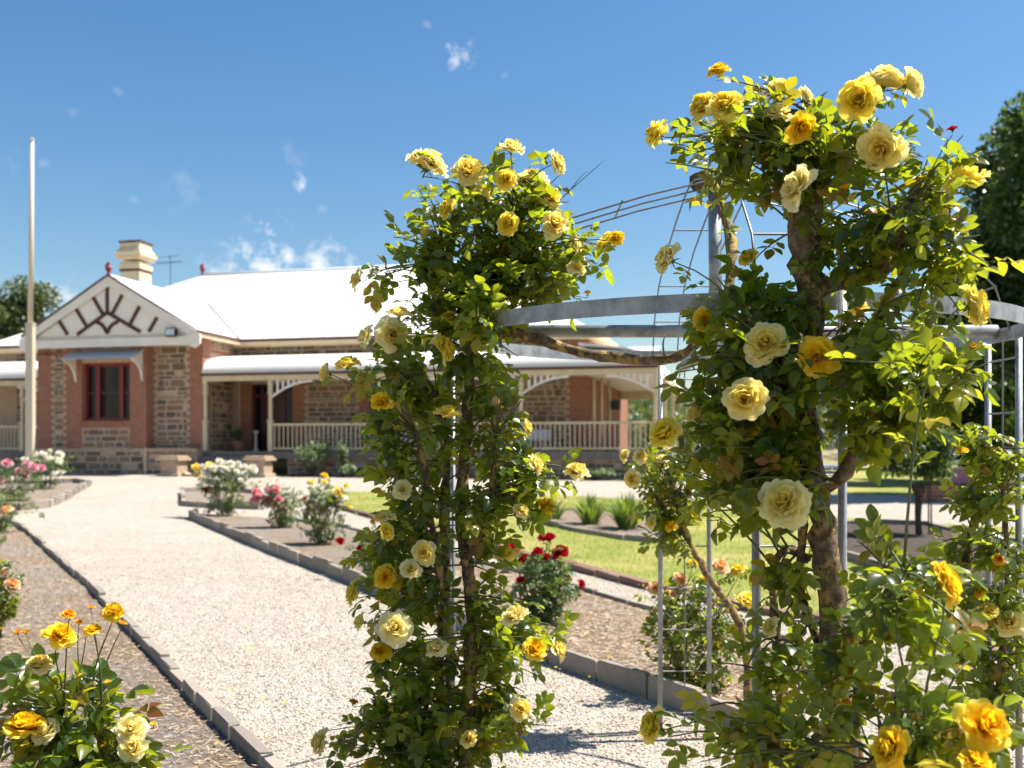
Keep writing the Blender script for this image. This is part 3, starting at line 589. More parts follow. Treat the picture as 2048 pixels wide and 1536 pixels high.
for z, l in ((9.8,.6),(9.55,.75)): mb.tube([(ax-l,cy+1,z),(ax+l*.7,cy+1,z+.06)], .01)
for k in range(7): mb.tube([(ax-.55+k*.17,cy+.75,9.58),(ax-.55+k*.17,cy+1.25,9.58)], .01)
hp('television_antenna', mb, 'dark')
# wing window with awning, door and side window
mb = MB(); y0w, y1w = -.2, -.13
for a, b, c, d in ((-4.65,-2.65,2.575,2.68),(-4.65,-2.65,4.58,4.699),(-4.65,-4.56,2.68,4.58),(-2.74,-2.65,2.68,4.58),(-4.22,-4.06,2.68,4.58),(-3.24,-3.08,2.68,4.58)): mb.box(a, b, y0w-.04, y1w+.05, c, d)
win = hp('window', mb, 'redframe')
for a, b in ((-4.56,-4.22),(-4.06,-3.24),(-3.08,-2.74)):
    m2 = MB(); m2.box(a+.005, b-.005, y0w-.01, y1w+.02, 3.58, 3.64); hp('sash_bar', m2, 'maroon', win)
    for z0, z1 in ((2.685,3.578),(3.642,4.575)): m3 = MB(); m3.box(a+.004, b-.004, -.16, -.15, z0, z1); hp('pane', m3, 'glass', win)
mb = MB(); mb.box(-4.75, -2.55, -.52, -.2, 2.5, 2.572, cham=.01); hp('window_sill', mb, 'brick')
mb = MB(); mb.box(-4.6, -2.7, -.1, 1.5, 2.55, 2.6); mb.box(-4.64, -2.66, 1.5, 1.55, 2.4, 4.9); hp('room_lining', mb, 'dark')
mb = MB(); mb.prism([(-.455,5.13),(-.455,5.17),(-1.2,4.83),(-1.25,4.76),(-1.2,4.76)], 'x', -4.95, -2.05); awn = hp('awning', mb, 'awn')
for x in (-4.9, -2.15):
    mb = MB(); mb.prism([(-.47,5.1),(-1.15,4.78),(-1.1,4.7),(-.8,4.6),(-.6,4.4),(-.5,4.1),(-.47,4.0)], 'x', x-.03, x+.03); hp('awning_bracket', mb, 'offwhite', awn)
mb = MB(); mb.box(.56, 2.29, 2.72, 2.8, 1.45, 1.5)
for a, b in ((.56,.66),(.92,1.0),(1.86,1.94),(2.19,2.29)): mb.box(a, b, 2.7, 2.82, 1.5, 4.04)
mb.box(.66, 2.19, 2.7, 2.82, 3.55, 3.65); mb.box(.66, 2.19, 2.7, 2.82, 3.96, 4.04); fr = hp('door_frame', mb, 'maroon')
mb = MB(); mb.box(1.0, 1.86, 2.74, 2.79, 1.5, 3.55, cham=.01); door = hp('door', mb, 'darkwood')
mb = MB(); mb.lathe([(.015,0),(.035,.02),(.035,.05),(.01,.07)], 8, (1.1,2.7,2.5)); hp('door_knob', mb, 'chrome', door)
for a, b, c, d in ((.66,.92,1.5,3.55),(1.94,2.19,1.5,3.55),(.66,2.19,3.65,3.96)): mb = MB(); mb.box(a, b, 2.75, 2.76, c, d); hp('pane', mb, 'glass', fr)
mb = MB()
for a, b, c, d in ((5.42,6.73,2.0,2.1),(5.42,6.73,4.0,4.1),(5.42,5.52,2.1,4.0),(6.63,6.73,2.1,4.0),(5.52,6.63,3.02,3.08)): mb.box(a, b, 2.72, 2.8, c, d)
w2 = hp('window', mb, 'maroon')
for c, d in ((2.1,3.02),(3.08,4.0)): mb = MB(); mb.box(5.52, 6.63, 2.755, 2.765, c, d); hp('pane', mb, 'glass', w2)
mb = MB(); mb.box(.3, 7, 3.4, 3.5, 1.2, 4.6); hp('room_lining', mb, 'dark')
for x, y in ((13.85,2.75),(14.0,3.6),(14.15,4.6)): mb = MB(); mb.tube([(x,y,1.45),(x,y,4.1)], .06, 8); hp('downpipe', mb, 'cream', smooth=True)
mb = MB(); mb.box(14.25, 14.6, 4.2, 4.5, 3.0, 3.35, cham=.03); hp('wall_speaker', mb, 'dark')
q = onL(341, 664, -1.0); mb = MB(); mb.box(q[0]-.2, q[0]+.2, -1.02, -.885, q[1]-.17, q[1]+.15, cham=.03); fl = hp('floodlight', mb, 'dark')
mb = MB(); mb.box(q[0]-.16, q[0]+.16, -1.035, -1.022, q[1]-.11, q[1]+.11); hp('lamp_glass', mb, 'lampglass', fl)
mb = MB(); mb.tube([(-1.95,-.56,.6),(-1.95,-.56,1.6)], .035, 8); hp('tap_pipe', mb, 'cream')
# ---------------------------------------------------------------- things on and by the veranda
def HW(s, l, z): return HM @ Vector((s, l, z))
p = P(61, 900, 35); root = thing('flagpole', 'tall cream painted flagpole standing before the gable', 'flagpole', (p.x, p.y, gz(35)))
mb = MB(); mb.box(-.125, .125, -.125, .125, -.1, 5.3, cham=.02); mb.box(-.14, .14, -.14, .14, 5.3, 5.36); mb.build('base_post', 'polepaint', root)
mb = MB(); mb.tube([(0,0,5.36),(.03,0,8.5),(.06,0,11.75)], [.10,.085,.06], 10); mb.build('pole', 'polepaint', root, smooth=True)
mb = MB(); mb.lathe([(.03,0),(.08,.03),(.08,.08),(.02,.12)], 8, (.06,0,11.75)); mb.build('cap', 'polepaint', root)
p = HW(.75, 1.2, 1.45); root = thing('potted_plant', 'small shrub in a terracotta pot beside the front door', 'plant', p)
mb = MB(); mb.lathe([(.15,0),(.2,.12),(.24,.3),(.26,.3),(.26,.36),(.2,.36)], 12); mb.build('pot', 'terra', root)
def leafcloud(c, r, n, size, seed, flat=1.0):
    g = np.random.default_rng(seed); u = g.normal(size=(n, 3)); u /= np.linalg.norm(u, axis=1, keepdims=True); rr = g.random(n)**.45
    p = np.array(c)+u*rr[:, None]*np.array(r); ax = u+g.normal(0, .6, (n, 3)); nr = g.normal(0, .5, (n, 3))+np.array([0, 0, 1])
    V, Fc = inst(LQ, LQF, frames(ax, nr), p, g.uniform(size*.6, size*1.3, n)); return V, Fc, np.repeat(g.random(n), len(LQ))
LQ = np.array([(0,-.5,0),(.3,0,.06),(0,.5,-.05),(-.3,0,.06)]); LQF = np.array([(0,1,2),(0,2,3)])
V, Fc, A = leafcloud((0,0,.62), (.28,.28,.3), 260, .1, 4); link('foliage', tri_mesh('foliage', V, Fc, 'leaf2', A), root)
p = HW(.95, 2.2, 1.45); root = thing('pedestal_stand', 'white turned pedestal stand in the doorway shade', 'stand', p)
mb = MB(); mb.lathe([(.13,0),(.13,.05),(.06,.1),(.055,.4),(.055,.66),(.1,.72),(.12,.78)], 12); mb.build('column', 'offwhite', root, smooth=True)
def table(name, label, loc, rz, wd, dp, m, top_m='white'):
    r = thing(name, label, 'table', loc, rz); mb = MB(); mb.box(-wd/2, wd/2, -dp/2, dp/2, .70, .74, cham=.01); mb.build('tabletop', top_m, r)
    for sx in (-1, 1):
        for sy in (-1, 1): mb = MB(); mb.tube([(sx*(wd/2-.08), sy*(dp/2-.08), 0), (sx*(wd/2-.1), sy*(dp/2-.1), .7)], .022); mb.build('leg', top_m, r)
    if m:
        mb = MB(); a, b = wd/2+.02, dp/2+.02; q = []; rr = random.Random(int(wd*100))
        ring = [(-a,-b),(-a/2,-b),(0,-b),(a/2,-b),(a,-b),(a,0),(a,b),(a/2,b),(0,b),(-a/2,b),(-a,b),(-a,0)]
        for z, k in ((.745, 1), (.6, 1.03), (.38, 1.06)): q += [(x*k+rr.uniform(-.02,.02)*(z < .7), y*k+rr.uniform(-.02,.02)*(z < .7), z) for x, y in ring]
        mb.add(q, [tuple(range(12))]+[(i+12*r_, (i+1) % 12+12*r_, (i+1) % 12+12*r_+12, i+12*r_+12) for r_ in range(2) for i in range(12)]); mb.build('tablecloth', m, r)
    return r
def chair(label, loc, rz, m='white', group=None):
    r = thing('garden_chair', label, 'chair', loc, rz, group)
    mb = MB(); mb.box(-.22, .22, -.22, .22, .42, .45, cham=.012); mb.build('seat', m, r)
    mb = MB(); pts = [(.24*math.sin(a), .2+.06*math.cos(a*1.5), 0) for a in [i*.36-1.26 for i in range(8)]]
    q = [(x, y+z*.12, .45+z*(.4 if abs(x) < .15 else .36)) for z in (0, 1) for x, y, _ in pts]; q += [(x, y+.02, z) for x, y, z in q]
    mb.add(q, [(i, i+1, i+9, i+8) for i in range(7)]+[(i+17, i+16, i+24, i+25) for i in range(7)]+[(i+8, i+9, i+25, i+24) for i in range(7)]+[(0,8,24,16),(7,23,31,15)]); mb.build('backrest', m, r)
    for sx in (-1, 1):
        for sy in (-1, 1): mb = MB(); mb.tube([(sx*.24, sy*.24, 0), (sx*.2, sy*.2, .42)], .02); mb.build('leg', m, r)
        mb = MB(); mb.tube([(sx*.23,-.2,.42),(sx*.24,-.2,.64),(sx*.24,.2,.66)], .018); mb.build('armrest', m, r)
    return r
table('cloth_table', 'blue and white cloth covered table behind the middle veranda rail', HW(7.1, 1.2, 1.45), HA, 1.6, .8, 'paleblue')
table('cloth_table', 'pale cloth covered table behind the right veranda post', HW(12.0, 1.3, 1.45), HA, .9, .8, 'paleblue')
chair('blue chair at the left end of the veranda table', HW(6.0, 1.1, 1.45), HA+1.2, 'blue'); chair('blue chair in front of the veranda table', HW(7.6, .55, 1.45), HA+3.1, 'blue')
# ---------------------------------------------------------------- leaf, bloom and plant builders
def leaflet(nseg, fold=.12, curl=.18):
    ws = {6: [0,.20,.31,.33,.27,.16,0], 3: [0,.30,.26,0]}[nseg]; mid = []; lf = []; rt = []
    for i, wd in enumerate(ws):
        v = i/nseg; z = -curl*v*v
        mid.append((0, v, z)); 
        if wd: lf.append((-wd, v+.02, z+fold*wd*2)); rt.append((wd, v+.02, z+fold*wd*2))
    V = mid+lf+rt; m = nseg+1; k = nseg-1; Fc = []
    for s, o in ((0, m), (1, m+k)):
        T_ = [(0, 1, o)]+[t for i in range(1, k) for t in ((i, i+1, o+i), (i, o+i, o+i-1))]+[(k, nseg, o+k-1)]
        Fc += [t if s else t[::-1] for t in T_]
    return np.array(V, float), np.array(Fc)
def compound(seed, nseg=6):                  # five-leaflet rose leaf, 1 unit long
    r = random.Random(seed); lv, lf = leaflet(nseg, r.uniform(.05,.3), r.uniform(.05,.35)); V = []; Fc = []
    def put(p, ang, sc, tilt, roll):
        o = sum(len(x) for x in V); m = Matrix.Rotation(ang, 3, 'Z') @ Matrix.Rotation(tilt, 3, 'X') @ Matrix.Rotation(roll, 3, 'Y')
        V.append(lv*sc @ np.array(m).T+np.array(p)); Fc.append(lf+o)
    cz = lambda t: -.16*t*t
    for t, s in ((.28, .36), (.55, .42)):
        for sg in (-1, 1): put((0, t, cz(t)), sg*-R(r.uniform(52, 78)), s*r.uniform(.88, 1.1), r.uniform(-.35,.25), r.uniform(-.4,.4))
    put((0, .62, cz(.62)), r.uniform(-.2,.2), .46*r.uniform(.9,1.1), -.25, r.uniform(-.3,.3))
    q = np.array([(-.008,0,0),(.008,0,0),(.006,.62,cz(.62)),(-.006,.62,cz(.62)),(0,.3,cz(.3)-.012)]); o = sum(len(x) for x in V); V.append(q); Fc.append(np.array([(0,1,4),(1,2,4),(2,3,4),(3,0,4),(0,2,1),(0,3,2)])+o)
    return np.concatenate(V), np.concatenate(Fc)
LEAF = [compound(i) for i in range(8)]; LEAFLO = [compound(i+20, 3) for i in range(4)]
LEAFME = [tri_mesh('leaf', v, f, 'leaf') for v, f in LEAF]
def place_leaves(root, p, ax, nr, sc, maxobj, m='leaf', lo=False, seed=0):
    """joined foliage plus, up to maxobj, the leaves nearest the camera as objects of their own"""
    g = np.random.default_rng(seed); p = np.array(p); ax = np.array(ax); nr = np.array(nr); sc = np.array(sc); n = len(p)
    Rm = frames(ax, nr); var = g.integers(0, 4 if lo else 8, n); base = np.array(root.location); obj = np.zeros(n, bool)
    if maxobj:
        d = p[:, 1]; px = 1024+p[:, 0]/d*F; py = 900+(HC-p[:, 2])/d*F; vis = (px > 0) & (px < 2048) & (py > 0) & (py < 1536)
        key = np.where(vis, d/sc*.1, 1e6); obj[np.argsort(key)[:maxobj]] = True; obj &= vis
        for i in np.where(obj)[0]:
            mt = Matrix([[*(Rm[i, r]*sc[i]), p[i, r]-base[r]] for r in range(3)]+[[0, 0, 0, 1]])
            link('leaf', LEAFME[var[i]], root, mtx=mt)
    Vs, Fs, As, o = [], [], [], 0
    for k in range(4 if lo else 8):
        q = np.where((var == k) & ~obj)[0]
        if not len(q): continue
        tv, tf = (LEAFLO if lo else LEAF)[k]; V, Fc = inst(tv, tf, Rm[q], p[q]-base, sc[q]); Vs.append(V); Fs.append(Fc+o); As.append(np.repeat(g.random(len(q)), len(tv))); o += len(V)
    if Vs: link('foliage', tri_mesh('foliage', np.concatenate(Vs), np.concatenate(Fs), m, np.concatenate(As)), root, kind='stuff')
def petal_grid(t, phi, r, nu=7, nv=6):       # t: 0 innermost .. 1 outermost
    Lp = .80+.26*t+r.uniform(-.08,.08); Wd = .42+.44*t; th0 = R(10+52*t); th1 = R(-24+148*t**.9+r.uniform(-18,18)); r0 = .03+.09*t; z0 = .06-.12*t
    ph = r.uniform(0, 6); ph2 = r.uniform(0, 6); am = .05+.09*t; V = []; pv = []; rr, zz = r0, z0; tw = r.uniform(-.15,.15); nt_ = r.uniform(0,.09)
    for j in range(nv):
        v = j/(nv-1); th = th0+(th1-th0)*v**1.4
        if j: rr += Lp/(nv-1)*math.sin(th); zz += Lp/(nv-1)*math.cos(th)
        hw = Wd*(v**.5)*(1-.30*v**6)+.03
        for i in range(nu):
            u = -1+2*i/(nu-1); R_ = max(rr, .12+.12*t); psi = u*hw/R_*(1-.25*t)
            dr = -(.05+.07*t)*v*v*abs(u)**2.5-nt_*v**4*max(0, 1-abs(u)*3); wav = am*v*v*math.sin(3.1*u+ph)+.045*v**3*math.sin(7.5*u+ph2)
            rad = rr+dr*math.sin(th)-wav*math.cos(th); z = zz+dr*math.cos(th)+wav*math.sin(th)+.07*t*u*u*v
            a = phi+psi+tw*v; V.append((rad*math.cos(a), rad*math.sin(a), z)); pv.append(min(1, .12+.85*(.35*t+.65*v*(.4+.6*t))+.12*(v == 1)))
    Fc = [(j*nu+i, j*nu+i+1, (j+1)*nu+i+1, (j+1)*nu+i) for j in range(nv-1) for i in range(nu-1)]
    return V, Fc, pv
def bloom_geo(seed, n, opn):                 # heart (inner petals + calyx) and a list of outer petals
    r = random.Random(seed); allp = [petal_grid((i/(n-1))**.72*opn, i*2.39996+r.uniform(-.2,.2), r) for i in range(n)]
    return allp
BL = {0: bloom_geo(1, 34, 1.0), 1: bloom_geo(2, 40, .92), 2: bloom_geo(3, 30, .86), 3: bloom_geo(4, 36, 1.0), 4: bloom_geo(5, 20, .62), 5: bloom_geo(6, 26, .95), 6: bloom_geo(7, 24, .74), 7: bloom_geo(8, 44, .9)}
NOUT = 10
def petal_mesh(name, pl, m, calyx=False):
    V, Fc, pv = [], [], []
    for v, f, a in pl:
        o = len(V); V += v; Fc += [tuple(i+o for i in q) for q in f]; pv += a
    nf = len(Fc)
    if calyx:
        o = len(V); c = MB(); c.lathe([(.03,-.5),(.035,-.22),(.10,-.16),(.13,-.06),(.10,.03)], 8)
        for k in range(5):
            a = k*1.2566; ca, sa = math.cos(a), math.sin(a); c.add([(.1*ca-.05*sa,.1*sa+.05*ca,-.05),(.1*ca+.05*sa,.1*sa-.05*ca,-.05),(.34*ca+.05*sa,.34*sa-.05*ca,-.14),(.34*ca-.05*sa,.34*sa+.05*ca,-.14),(.62*ca,.62*sa,-.3)], [(0,1,2,3),(3,2,4)])
        V += c.V; Fc += [tuple(i+o for i in q) for q in c.F]; pv += [0]*len(c.V)
    me = bpy.data.meshes.new(name); me.from_pydata(V, [], Fc); me.materials.append(M[m])
    if calyx: me.materials.append(M['calyx']); me.polygons.foreach_set('material_index', [0]*nf+[1]*(len(Fc)-nf))
    me.attributes.new('pv', 'FLOAT', 'POINT').data.foreach_set('value', pv); me.polygons.foreach_set('use_smooth', [True]*len(Fc)); me.update(); return me
CACHE = {}
def bloom(root, pos, dia, colour, face, split, rg, var=None):
    var = rg.choice((0,1,2,3,5,6,7)) if var is None else var; m = 'P_'+colour; k = (var, colour, split)
    if k not in CACHE:
        pl = BL[var]
        if split: CACHE[k] = [petal_mesh('bloom', pl[:-NOUT], m, True)]+[petal_mesh('petal', [q], m) for q in pl[-NOUT:]]
        else: CACHE[k] = [petal_mesh('bloom', pl, m, True)]
    f = Vector(face).normalized(); q = f.to_track_quat('Z', 'Y') @ Matrix.Rotation(rg.uniform(0, 6.28), 3, 'Z').to_quaternion()
    s = dia/1.93; sc = Vector((s, s*rg.uniform(.92,1.05), s*rg.uniform(.85,1.1)))
    o = link('bloom', CACHE[k][0], root); o.matrix_local = Matrix.LocRotScale(Vector(pos)-root.location, q, sc)
    for me in CACHE[k][1:]: link('petal', me, o)
    return o
def curve(a, b, sag, rg, n=7):               # arching cane from a to b
    a, b = Vector(a), Vector(b); l = (b-a).length; c1 = a.lerp(b, .35)+Vector((rg.uniform(-.12,.12)*l, rg.uniform(-.12,.12)*l, sag*l)); c2 = a.lerp(b, .7)+Vector((rg.uniform(-.1,.1)*l, rg.uniform(-.1,.1)*l, sag*l*.9))
    return [a*(1-t)**3+c1*3*t*(1-t)**2+c2*3*t*t*(1-t)+b*t**3 for t in [i/(n-1) for i in range(n)]]
def along(pts, t):
    x = t*(len(pts)-1); i = min(int(x), len(pts)-2); return pts[i].lerp(pts[i+1], x-i), (pts[i+1]-pts[i]).normalized()
CAMP = Vector((0, 0, HC))
def rose_plant(name, label, cat, base, trunks, clusters, blooms, seed, leaf=.105, bare=False, maxobj=300, group=None, buds=(), lo=False, lm='leaf', pxsplit=34):
    """trunks: polylines [(point, radius)..]; clusters: (centre, (rx, ry, rz), canes); blooms: (pos, dia, colour, face, px)"""
    rg = random.Random(seed); root = thing(name, label, cat, base, 0, group); nodes = []
    for k, (pl, tname) in enumerate(trunks):
        pts = [Vector(p) for p, r in pl]; rad = [r for p, r in pl]; fine = []; fr = []
        n = max(6, int(sum((pts[i+1]-pts[i]).length for i in range(len(pts)-1))/.035)); n = min(n, 60)
        for i in range(n):                    # Catmull-Rom through the given points
            x = i/(n-1)*(len(pts)-1); j = min(int(x), len(pts)-2); t = x-j; p0, p1, p2, p3 = pts[max(j-1,0)], pts[j], pts[j+1], pts[min(j+2,len(pts)-1)]
            fine.append(.5*((2*p1)+(p2-p0)*t+(2*p0-5*p1+4*p2-p3)*t*t+(3*p1-p0-3*p2+p3)*t**3)); fr.append((rad[j]*(1-t)+rad[j+1]*t)*rg.uniform(.82,1.2))
        mb = MB(); mb.tube([p-Vector(base)+Vector((rg.uniform(-.2,.2), rg.uniform(-.2,.2), 0))*r for p, r in zip(fine, fr)], fr, 9, .16, rg); mb.build(tname.rstrip('*'), 'bark' if fr[0] > .008 else 'cane', root, smooth=True)
        nodes += [] if tname.endswith('*') else fine
    tw = MB(); lp, la, ln, ls = [], [], [], []; base = Vector(base)
    def cane(end, sag, r0, leaves=True, t0=.3, sp=.055, st=None):
        cs = [q for q in nodes if q.z < end.z+.12] or nodes
        a = st or min(cs, key=lambda q: (q-end).length+rg.uniform(0, .38)); pts = curve(a, end, sag, rg); ln_ = sum((pts[i+1]-pts[i]).length for i in range(6))
        tw.tube([p-base for p in pts], [r0*(1-.62*i/6) for i in range(7)], 5)
        if leaves:
            n = max(2, int(ln_*(1-t0)/sp)); n = min(n, 11)
            for i in range(n):
                t = t0+(1-t0)*(i+rg.random()*.6)/n; p, d = along(pts, min(t, .99)); o = d.orthogonal().normalized(); o = Matrix.Rotation(i*2.4+rg.uniform(-.6,.6), 3, d) @ o
                ax = (o+d*rg.uniform(.1,.8)+Vector((0,0,rg.uniform(-.5,.35)))); lp.append(p); la.append(ax); ln.append(Vector((rg.gauss(0,.5), rg.gauss(-.25,.5), 1)) + o*.3); ls.append(leaf*rg.uniform(.7, 1.28))
        return pts
    for c, r, n in clusters:
        for i in range(n):
            u = Vector((rg.gauss(0,1), rg.gauss(0,1), rg.gauss(0,1))).normalized()*(rg.uniform(1.0,1.35) if rg.random() < .13 else rg.random()**.45); cane(Vector(c)+Vector((u.x*r[0], u.y*r[1], u.z*r[2])), rg.uniform(.0,.22), .0042)
    for (pos, dia, colour, face, px) in blooms:
        pos = Vector(pos); f = Vector(face).normalized(); st = pos-f*dia*.22; cane(st, .04 if bare else .12, .0036 if bare else .0042, not bare, .35, .06)
        bloom(root, pos, dia, colour, f, px >= pxsplit, rg)
    for (pos, dia, colour, face) in buds:
        cane(Vector(pos)-Vector(face).normalized()*dia*.3, .02 if bare else .1, .003, not bare, .4, .07); bloom(root, pos, dia, colour, face, False, rg, 4)
    tw.build('twig', 'cane', root, smooth=True, kind='stuff')
    place_leaves(root, lp, la, ln, ls, maxobj, lm, lo, seed)
    return root
# ---------------------------------------------------------------- the rose arbor
AX, AY, AR, AZ, HS = .895, 4.15, 1.13, 1.975, .13
arb = thing('rose_arbor', 'round galvanised steel rose arbor with flat ring and ladder legs', 'arbor', (AX, AY, 0))
mb = MB(); n = 72; q = []
for i in range(n):
    a = 2*math.pi*i/n
    for (dr, z) in ((-.003,-.028),(.003,-.028),(.003,.028),(-.003,.028)): q.append(((AR+dr)*math.cos(a), (AR+dr)*math.sin(a), AZ+z+.022*math.sin(a)))
mb.add(q, [(4*i+k, 4*((i+1) % n)+k, 4*((i+1) % n)+(k+1) % 4, 4*i+(k+1) % 4) for i in range(n) for k in range(4)]); mb.build('ring_band', 'galv', arb)
for a in (0, 90):
    c, s = math.cos(R(a)), math.sin(R(a)); e = AR-.006; z = AZ+(.02 if a == 0 else -.038)
    mb = MB(); mb.tube([(-c*e,-s*e,z),(c*e,s*e,z)], .0265, 12); mb.build('cross_pipe', 'galv', arb, smooth=True)
mb = MB(); mb.tube([(-.045,0,AZ),(-.05,0,2.58)], .0275, 12); mb.build('mast', 'galv', arb, smooth=True)
mb = MB(); mb.lathe([(.035,0),(.09,.02),(.105,.04),(.105,.07),(.06,.09)], 14, (-.05,0,2.57)); mb.build('mast_cap', 'drybark', arb)
legs = []
for a in (0, 90, 180, 270):
    c, s = math.cos(R(a)), math.sin(R(a)); off = -.03 if a == 270 else (.025 if a == 90 else 0)
    pr = []
    for sg in (-1, 1):
        x, y = c*(AR+.022)-s*HS*sg+off, s*(AR+.022)+c*HS*sg; mb = MB(); mb.tube([(x,y,-.02),(x,y,AZ+.03)], .0135, 10); mb.build('post', 'galv', arb, smooth=True); pr.append((x, y))
    (xa, ya), (xb, yb_) = pr; xm, ym_ = (xa+xb)/2, (ya+yb_)/2
    for k in range(9): z = .1+k*.222; mb = MB(); mb.tube([(xa,ya,z),(xb,yb_,z)], .004, 6); mb.build('rung', 'wire', arb)
    mb = MB(); mb.tube([(xm,ym_+.003,.05),(xm,ym_+.003,AZ)], .0035, 6); mb.build('upright_wire', 'wire', arb)
for ax in (0, 1):                            # three bent wires each way over the mast, tied by short cross wires
    prof = [(-1.13,1.96),(-1.06,2.16),(-.9,2.32),(-.65,2.44),(-.35,2.53),(-.1,2.59),(0,2.6),(.1,2.59),(.35,2.53),(.65,2.44),(.9,2.32),(1.06,2.16),(1.13,1.96)]
    for o in (-HS, 0, HS):
        pts = [((r, o+.01, z) if ax == 0 else (o-.02, r, z+.01)) for r, z in prof]; mb = MB(); mb.tube(pts, .0042, 6); mb.build('hoop_wire', 'wire', arb, smooth=True)
    for r, z in ((-.9,2.32),(-.45,2.505),(.45,2.505),(.9,2.32),(-1.06,2.16),(1.06,2.16)):
        mb = MB(); mb.tube([((r,-HS,z) if ax == 0 else (-HS-.02,r,z+.01)), ((r,HS,z) if ax == 0 else (HS-.02,r,z+.01))], .0038, 6); mb.build('tie_wire', 'wire', arb)
# ---------------------------------------------------------------- climbing roses on the arbor
def cl(px, py, rx, ry, d, rd, n): return (P(px, py, d), (rx/F*d, rd, ry/F*d), round(n*1.72))
rf = random.Random(77)
def bl_(px, py, s, c, d, f='r'):
    p = P(px, py, d); to = (CAMP-p).normalized(); up = Vector((0,0,1)); sd = Vector((1,0,0))*(1 if rf.random() < .5 else -1)
    if f == 'F': fc = to+Vector((rf.uniform(-.5,.5), 0, rf.uniform(-.2,.5)))
    elif f == 'U': fc = up+to*rf.uniform(0,.45)+sd*rf.uniform(0,.5)
    elif f == 'L': fc = Vector((-1,-.25,.35))
    elif f == 'Rt': fc = Vector((1,-.25,.35))
    elif f == 'B': fc = Vector((-.5,.7,.5))
    else: fc = to*rf.uniform(.2,1)+up*rf.uniform(.1,.8)+sd*rf.uniform(0,.6)
    return (p, s/F*d*1.05, c, fc, s)
def tr(name, d, *pts): return ([(P(x, y, dd if dd else d), r*(.36 if name[:3] == 'dry' else .76)/F*d) for (x, y, r, dd) in pts], name)
Ld = 3.85
left_tr = [tr('trunk', Ld, (925,1720,26,3.9),(930,1500,22,3.88),(945,1250,18,3.86),(925,1050,17,3.9),(935,850,15,3.92),(940,700,15,3.92),(950,640,14,3.92),(975,560,10,3.9)),
           tr('branch', Ld, (905,1700,16,3.95),(880,1400,13,3.95),(890,1150,12,3.95),(885,1020,11,3.95),(895,900,9,3.95),(870,780,7,3.95)),
           tr('branch', Ld, (885,1180,9,3.8),(862,1040,9,3.8),(848,930,8,3.8),(830,860,6,3.8)),
           tr('branch', Ld, (925,1130,10,3.82),(970,1050,9,3.8),(985,960,8,3.8),(990,860,5,3.8)),
           tr('branch*', Ld, (945,655,15,3.9),(1010,665,16,3.85),(1080,680,14,3.85),(1135,698,13,3.85),(1200,712,13,3.75),(1290,720,12,3.6),(1350,716,12,3.5),(1390,690,10,3.4)),
           tr('branch', Ld, (930,640,8,3.95),(900,560,6,3.95),(880,480,5,3.95)), tr('branch', Ld, (965,600,9,3.9),(1010,500,7,3.9),(1040,420,5,3.9)),
           tr('dry_twig*', Ld, (1080,440,4,3.8),(1130,390,3,3.8),(1175,350,2.2,3.8),(1212,318,1.2,3.8)), tr('dry_twig*', Ld, (1135,388,2.5,3.8),(1160,355,1.6,3.8),(1178,340,1,3.8)),
           tr('dry_twig*', Ld, (1330,716,5,3.5),(1326,690,4,3.5),(1330,668,2,3.5))]
left_cl = [cl(985,430,150,105,Ld,.30,44), cl(895,540,105,95,Ld,.26,28), cl(1090,550,125,75,Ld,.26,28), cl(1000,600,150,70,Ld,.25,24), cl(830,620,75,60,Ld,.2,10), cl(740,545,35,25,Ld,.08,2), cl(740,830,45,40,Ld,.1,4), cl(760,970,50,50,Ld,.12,5), cl(1090,1040,40,40,Ld,.1,3), cl(700,1450,50,40,Ld,.1,6), cl(1080,1250,40,50,Ld,.12,5), cl(740,1120,40,50,Ld,.12,4), cl(960,640,60,28,3.5,.08,6), cl(780,900,50,50,Ld,.15,4), cl(1000,870,60,60,Ld,.18,6), cl(870,990,70,50,Ld,.15,7), cl(940,1020,70,60,3.7,.12,6),
           cl(760,760,65,50,Ld,.15,6), cl(820,790,65,75,Ld,.18,11), cl(900,740,70,60,Ld,.18,7), cl(940,860,70,60,Ld,.18,6), cl(1010,760,70,80,Ld,.2,11), cl(860,900,60,70,Ld,.15,5), cl(1010,960,80,60,Ld,.2,13), cl(1080,965,60,45,Ld,.15,8),
           cl(800,1080,70,80,Ld,.2,11), cl(990,1110,50,80,Ld,.15,8), cl(800,1190,100,70,Ld,.22,16), cl(1000,1230,80,80,Ld,.22,10), cl(840,1330,115,70,Ld,.22,17), cl(1000,1340,95,75,Ld,.22,14), cl(880,1440,190,75,Ld,.25,30), cl(820,1530,150,55,Ld,.25,20), cl(1030,1430,75,70,Ld,.18,10), cl(900,1620,180,70,Ld,.25,20)]
lb = []
